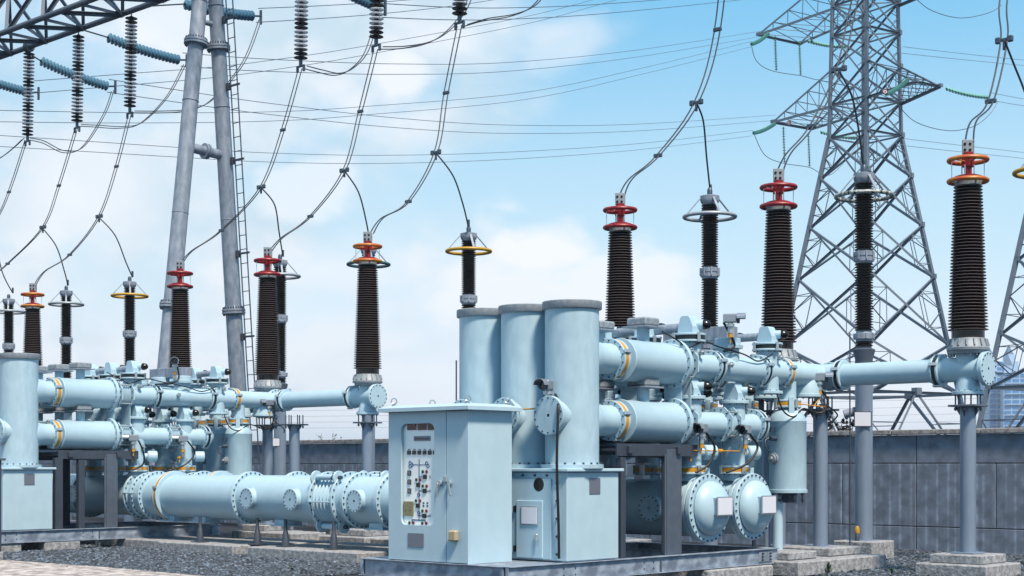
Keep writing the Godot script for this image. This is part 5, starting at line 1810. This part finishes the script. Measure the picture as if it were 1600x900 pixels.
func edge_cabinet() -> void:
	var c := onz_cab()
	var t := thing("steel_cabinet", "dark grey steel cabinet cut by the left edge of the picture", "cabinet", c)
	var g := Geo.new()
	g.box(c + Vector3(-0.5, 0.92, -0.3), Vector3(1.0, 1.52, 0.6), 0.01)
	obj("body", g, M.frame_dark, t)
	g = Geo.new()
	g.box(c + Vector3(-0.5, 1.70, -0.3), Vector3(1.1, 0.04, 0.7), 0.008)
	obj("roof", g, M.galv_dark, t)
	g = Geo.new()
	g.box(c + Vector3(0.02, 0.98, -0.1), Vector3(0.03, 0.12, 0.03), 0.006)
	obj("handle", g, M.bolt, t)
	g = Geo.new()
	g.box(c + Vector3(-0.5, 0.08, -0.3), Vector3(1.04, 0.16, 0.64), 0.01)
	obj("base", g, M.concrete, t)

func onz_cab() -> Vector3:
	var p := at_depth(-50, 727, 25.2)
	return Vector3(p.x, 0, p.z) + Vector3(0, 0, 0)

func small_fittings() -> void:
	# a dark local box on a slim post behind the left bay's lower run
	var c := on_z(329, 672, -20.1)
	var t := thing("local_box", "small dark box on a slim post between the left bay's pipes and transformer tank", "equipment box", Vector3(c.x, 0.2, c.z))
	var g := Geo.new()
	g.box(c, Vector3(0.30, 0.20, 0.18), 0.01)
	g.cyl(c + UP * 0.10, UP, 0.035, 0.06, 12)
	obj("casing", g, M.frame_dark, t)
	pipe(t, "stem", Vector3(c.x, 0.2, c.z), c - UP * 0.08, 0.035, M.post_steel, 14)
	c = on_z(1178, 637, -20.5)
	t = thing("local_box", "small dark box behind the right bay's transformer tank neck", "equipment box", Vector3(c.x, 0.2, c.z))
	g = Geo.new()
	g.box(c, Vector3(0.28, 0.26, 0.18), 0.01)
	obj("casing", g, M.frame_dark, t)
	pipe(t, "stem", Vector3(c.x, 0.2, c.z), c - UP * 0.1, 0.035, M.frame_dark, 14)
	# white fitting on top of the busbar behind the right skid's columns
	c = Vector3(-13.05, 1.42, -16.75)
	t = thing("valve_fitting", "small white bolted fitting on the shaded busbar behind the right bay's steel columns", "valve", c)
	g = Geo.new()
	g.box(c + UP * 0.02, Vector3(0.16, 0.05, 0.16), 0.006); g.cyl(c, UP, 0.035, 0.2, 12); g.box(c + UP * 0.2, Vector3(0.18, 0.025, 0.16), 0.004)
	g.lathe(c + UP * 0.21, UP, [Vector2(0, 0), Vector2(0.07, 0), Vector2(0, 0.045)], 12)
	obj("body", g, M.plate_white, t)
	# black conduits clipped along the pipes
	for q in [["right", -12.64], ["left", -26.05]]:
		var x: float = q[1]
		t = thing("black_conduit", "thin black cable looped along the %s bay's upper pipes" % q[0], "cable", Vector3(x, 3.2, -17.5), "black cables on the pipework")
		g = Geo.new()
		g.tube(spline([Vector3(x + 0.08, 3.40, -16.55), Vector3(x + 0.2, 3.28, -16.75), Vector3(x + 0.18, 3.20, -17.0), Vector3(x + 0.2, 3.30, -17.35), Vector3(x + 0.15, 3.26, -17.75), Vector3(x + 0.2, 3.18, -18.3), Vector3(x + 0.19, 3.10, -18.7), Vector3(x + 0.2, 3.22, -19.05)], 6), 0.011, 7)
		obj("cable", g, M.rubber, t)
		t = thing("black_conduit", "thin black cable hanging below the %s bay's end pipe to its transformer tank" % q[0], "cable", Vector3(x, 2.5, -20.2), "black cables on the pipework")
		g = Geo.new()
		g.tube(spline([Vector3(x + 0.1, 2.68, -19.3), Vector3(x + 0.16, 2.40, -19.4), Vector3(x + 0.22, 2.32, -19.6), Vector3(x + 0.2, 2.45, -19.9), Vector3(x + 0.24, 2.36, -20.3), Vector3(x + 0.2, 2.55, -20.6)], 6), 0.012, 7)
		g.tube(spline([Vector3(x + 0.2, 2.5, -20.6), Vector3(x + 0.26, 2.38, -20.75), Vector3(x + 0.14, 2.30, -20.85)], 6), 0.012, 7)
		obj("cable", g, M.rubber, t)
		t = thing("earth_strip", "grey flat earth strip down the %s bay's skid column" % q[0], "strip", Vector3(x + 0.3, 0.4, -16.4), "earth strips")
		g = Geo.new()
		g.bar(Vector3(x + 0.255, 0.41, -16.40), Vector3(x + 0.255, 1.75, -16.40), 0.035, 0.006)
		g.bar(Vector3(x + 0.295, 0.0, -16.25), Vector3(x + 0.295, 0.36, -16.25), 0.035, 0.006)
		obj("strip", g, M.galv_dark, t)
	# a run of small yellow topped gas couplings along the right and left lower tees
	for q in [[-12.44, -17.0, "right bay's first lower tee"], [-25.85, -17.0, "left bay's first lower tee"], [-25.85, -18.1, "left bay's second lower tee"]]:
		t = thing("gas_coupling", "small yellow gas coupling below the " + q[2], "valve", Vector3(q[0], 1.72, q[1]), "small yellow gas couplings")
		g = Geo.new()
		g.cyl(Vector3(q[0], 1.75, q[1]), NZ, 0.022, 0.10, 8); g.cyl(Vector3(q[0], 1.75, q[1] - 0.02), NZ, 0.035, 0.04, 6); g.cyl(Vector3(q[0], 1.66, q[1] - 0.04), UP, 0.014, 0.1, 8)
		obj("body", g, M.yellow, t)

func ramp(px: Array, za: float, zb: float, pw := 1.0) -> Array:   # hang points: off the gantry (za) first steep, then out to the terminal (zb)
	var out := []
	for i in px.size():
		var f := pow(float(i) / (px.size() - 1), pw)
		out.append(on_z(px[i][0], px[i][1], lerpf(za, zb, f)))
	return out

func lines() -> void:
	var grey := func(i: int) -> Material:
		return M.disc_dark if i in [0, 1, 8, 9, 15, 16, 22, 23] else M.disc_grey
	var blue := func(_i: int) -> Material: return M.disc_blue
	var xs := [[-41.93, "far left, nearest the left edge"], [-39.2, "second from the left"], [-36.52, "third from the left, left of the gantry column"], [-29.18, "fourth, just right of the gantry column"], [-26.46, "fifth from the left, at the top middle"], [-23.75, "rightmost, cut by the top edge"]]
	for e in xs:
		var x: float = e[0]
		var top := Vector3(x, 13.98, -24.05)
		var bot := Vector3(x, 11.46, -24.0)
		var t := string_of_discs("hanging_insulator_string", "vertical string of grey and black discs, " + e[1], "vertical insulator strings", top, bot, 24, 0.17, grey)
		var g := Geo.new()
		g.tube([top, top + UP * 0.16], 0.02, 6)
		g.box(bot - UP * 0.08, Vector3(0.10, 0.16, 0.06), 0.015)
		g.box(bot - UP * 0.22 + PX * 0.12, Vector3(0.07, 0.16, 0.05), 0.012); g.box(bot - UP * 0.22 - PX * 0.12, Vector3(0.07, 0.16, 0.05), 0.012)
		g.box(bot - UP * 0.16, Vector3(0.3, 0.05, 0.05), 0.012)
		obj("hardware", g, M.bolt, t)
	# strings that pull away from the beam towards the towers
	var strain := [[[-45.4, 13.95, -23.9], [-45.4, 13.7, -26.1], "left edge"], [[-42.4, 13.93, -24.7], [-42.4, 13.57, -27.05], "left, third string from the column"], [[-39.2, 14.1, -25.0], [-39.2, 13.92, -27.5], "left of the gantry column"], [[-35.96, 14.5, -25.4], [-35.96, 14.68, -27.8], "passing behind the gantry column"], [[-29.4, 13.75, -24.6], [-29.4, 13.40, -26.7], "top middle, cut by the top edge"]]
	for s in strain:
		var a := Vector3(s[0][0], s[0][1], s[0][2])
		var b := Vector3(s[1][0], s[1][1], s[1][2])
		var t := string_of_discs("strain_insulator_string", "slanting string of blue discs, " + s[2], "slanting blue insulator strings", a, b, 20, 0.152, blue, 0.05)
		var g := Geo.new()
		g.tube([a, Vector3(a.x, 14.15, -24.1)], 0.022, 6)
		g.tube([b, b + Vector3(0, 0.05, -0.25)], 0.03, 6)
		g.box(b + Vector3(0, 0.02, -0.28), Vector3(0.08, 0.42, 0.06), 0.012)
		obj("hardware", g, M.bolt, t)

	# twin conductors from the strings down to the bushings
	var ya := -24.0
	var yb := -20.76
	var drops := [
		["from the string nearest the left edge", [[41, 218], [14, 300], [-10, 350], [-60, 420], [-110, 470]], [1], [2]],
		["from the second string, passing out at the left edge", [[120, 198], [92, 290], [67, 355], [12, 412], [-22, 440], [-45, 468]], [1, 3], [2]],
		["from the third string to the orange ringed bushing at left", [[203, 178], [182, 260], [155, 338], [109, 398], [70, 424], [53, 448]], [1, 3], [2]],
		["from the fourth string past the ladder to a red ringed bushing", [[469, 108], [442, 203], [408, 292], [346, 360], [300, 392], [283, 412]], [1, 3], [2]],
		["from the fifth string to the bushing right of the ladder", [[587, 78], [563, 174], [538, 266], [485, 338], [440, 372], [420, 396]], [1, 3], [2]],
		["from the sixth string to the lone orange ringed bushing", [[718, 40], [697, 145], [681, 238], [638, 315], [597, 341], [580, 366]], [1, 3], [2]],
		["to the bushing beside the upright cylinders", [[1139, -140], [1121, 46], [1088, 160], [1028, 243], [985, 280], [970, 310]], [1, 3], [2]],
		["to the bushing at the lattice tower's left leg", [[1379, -150], [1336, 0], [1311, 108], [1268, 197], [1232, 240], [1217, 272]], [3], [2]],
		["to the rightmost bushing", [[1640, -223], [1572, -20], [1569, 62], [1548, 158], [1521, 190], [1514, 224]], [3], [2]]]
	for d in drops:
		var p := ramp(d[1], ya, yb, 1.25)
		var sp := []
		for i in d[2]:
			sp.append(p[i])
		var cl := []
		for i in d[3]:
			cl.append(p[i])
		twin("dark twin conductor hanging " + d[0], "twin conductors down to the bushings", p, 0.155, 0.0135, sp, cl, M.wire)
	var lz := -22.6
	var le := -23.45
	for l in [["at the left edge", [[-10, 350], [2, 420], [20, 458]]], ["to the arrester second from the left", [[67, 357], [88, 385], [101, 425], [106, 446]]], ["to the yellow ringed arrester left of the column", [[155, 340], [180, 368], [197, 410], [207, 433]]], ["behind a red ringed bushing", [[409, 294], [429, 320], [436, 362], [442, 401]]], ["behind the lone orange ringed bushing", [[539, 268], [560, 300], [572, 345], [579, 385]]], ["to the yellow ringed arrester above the cylinders", [[682, 240], [708, 275], [723, 318], [732, 355]]], ["to the grey ringed arrester in the blue sky", [[1089, 162], [1099, 190], [1104, 245], [1110, 302]]], ["in front of the lattice tower to its arrester", [[1312, 112], [1331, 150], [1342, 205], [1350, 266]]], ["at the right edge", [[1570, 64], [1584, 100], [1602, 146], [1625, 220]]]]:
		lead("single dark lead curving down " + l[0], ramp(l[1], lz, le))
	for j in [["far left", [[45, 217], [68, 222], [100, 237], [130, 229], [163, 178], [176, 142]], -24.0, -27.2], ["second from the left", [[125, 196], [150, 197], [190, 199], [222, 191], [262, 150], [289, 100]], -24.0, -27.8], ["behind the gantry column", [[208, 175], [250, 175], [290, 172], [330, 157], [380, 98], [407, 30]], -24.0, -28.0], ["right of the column", [[477, 105], [500, 111], [527, 116], [550, 107], [573, 80], [590, 24]], -24.0, -26.9], ["top middle", [[595, 75], [630, 74], [668, 67], [698, 50], [725, 18], [740, -20]], -24.0, -26.9], ["top right of the strings", [[727, 40], [758, 31], [800, 24], [830, 12], [850, -8]], -24.0, -26.5], ["leaving at the left edge", [[36, 217], [20, 232], [0, 247], [-30, 262]], -24.0, -24.2]]:
		twin("slack twin jumper between the insulator strings, " + j[0], "slack jumpers on the gantry", ramp(j[1], j[2], j[3]), 0.15, 0.0135, [ramp(j[1], j[2], j[3])[1]] if false else [], [], M.wire, false)

	overhead("long twin line from the far left string to the lower left crossarm", [[169, 134], [290, 152], [420, 170], [620, 192], [800, 202], [1000, 199], [1212, 184]], 48.7, 116.0)
	overhead("long twin line from the second string to the upper left crossarm", [[284, 93], [420, 102], [620, 108], [800, 104], [1000, 83], [1200, 51]], 46.9, 116.0)
	overhead("twin line from behind the gantry column rising out at the top", [[402, 24], [500, 19], [600, 12], [709, 1], [800, -12]], 45.0, 66.0)
	overhead("twin line at the top middle, rising out of the picture to the right", [[592, 16], [700, 21], [800, 21], [940, 14], [1130, -3], [1250, -16]], 39.6, 90.0, 0.35)
	overhead("twin line crossing from the left edge up behind the gantry column", [[52, 136], [200, 124], [333, 113], [430, 101], [570, 79], [820, 32], [944, 0], [1050, -30]], 50.0, 100.0)
	overhead("nearly level twin line from the left edge to the upper crossarm's string", [[-20, 181], [200, 184], [420, 182], [570, 173], [820, 150], [1000, 112], [1174, 69]], 54.0, 113.0)
	overhead("lowest twin line in the sky, running to the lower crossarm's string", [[-20, 219], [140, 229], [280, 238], [420, 246], [600, 249], [800, 243], [1000, 229], [1176, 208]], 56.0, 113.0)
	for i in 4:
		overhead("faint thin far line just above the wall, %s" % ["the topmost of four", "second from the top", "third from the top", "the lowest of four"][i], [[440, 642 + 9 * i], [800, 637 + 10 * i], [1200, 630 + 11 * i], [1640, 620 + 12 * i]], 150.0, 170.0, 0.0, 0.013)
	overhead("thin twin line leaving the lattice tower to the right, upper", [[1410, 78], [1500, 88], [1600, 98], [1700, 106]], 110.0, 150.0, 0.45, 0.018)
	overhead("thin twin line leaving the lattice tower to the right, middle", [[1545, 150], [1600, 160], [1700, 175]], 108.0, 140.0, 0.5, 0.018)
	overhead("thin twin line leaving the lattice tower to the right, lower", [[1412, 222], [1500, 232], [1600, 243], [1700, 255]], 112.0, 150.0, 0.5, 0.018)

func tower_fittings() -> void:
	var green := func(_i: int) -> Material: return M.disc_green
	var hang := [[1211, 56, 110, 116.0, "upper crossarm, left one"], [1249, 65, 117, 118.0, "upper crossarm, right one"], [1224, 198, 254, 116.0, "lower crossarm, left one"], [1263, 207, 260, 118.0, "lower crossarm, right one"]]
	for h in hang:
		string_of_discs("tower_insulator_string", "thin green insulator string hanging from the tower's " + h[4], "green strings on the lattice tower", at_depth(h[0], h[1], h[3]), at_depth(h[0] + 2, h[2], h[3]), 13, 0.13, green)
	var pull := [[1201, 52, 1174, 69, 115.0, 113.0, "upper left tip towards the yard"], [1211, 193, 1177, 208, 115.0, 113.0, "lower left tip towards the yard"], [1262, 64, 1322, 73, 118.0, 121.0, "upper left crossarm away from the yard"], [1282, 206, 1345, 216, 118.0, 121.0, "lower left crossarm away from the yard"], [1478, 138, 1545, 152, 106.0, 109.0, "right crossarm tip to the right"], [1419, 124, 1384, 147, 103.0, 100.0, "right crossarm towards the yard"]]
	for p in pull:
		string_of_discs("tower_strain_string", "pale green strain string from the tower's " + p[6], "green strings on the lattice tower", at_depth(p[0], p[1], p[4]), at_depth(p[2], p[3], p[5]), 15, 0.15, green, 0.12)
	var loops := [["left under the upper crossarm", [[1174, 70], [1182, 95], [1205, 110], [1250, 118], [1290, 122], [1322, 76]], 114.0, 121.0], ["left under the lower crossarm", [[1178, 209], [1195, 242], [1224, 255], [1263, 261], [1300, 272], [1345, 218]], 114.0, 121.0], ["right, high", [[1428, -5], [1455, 16], [1500, 28], [1545, 20], [1565, 8]], 106.0, 110.0], ["right, low", [[1400, 160], [1430, 190], [1480, 204], [1520, 198], [1545, 180], [1560, 158]], 104.0, 109.0]]
	for l in loops:
		overhead("slack jumper loop on the lattice tower, " + l[0], l[1], l[2], l[3], 0.0, 0.026)
	for p in [[1383, 143, 100.0, "right crossarm"], [1233, 192, 115.0, "lower left crossarm"]]:
		var c := at_depth(p[0], p[1], p[2])
		var t := thing("round_sign", "small round red and white sign on the tower's " + p[3], "sign", c)
		var g := Geo.new()
		var f := Vector3(0.75, 0, 0.66)
		g.cyl(c - f * 0.02, f, 0.17, 0.03, 20)
		obj("face", g, M.plate_white, t)
		g = Geo.new()
		g.torus(c + f * 0.015, f, 0.145, 0.022, 24, 6)
		g.box(c + f * 0.012, Vector3(0.10, 0.10, 0.10), 0.03)
		obj("red_marking", g, M.red, t)
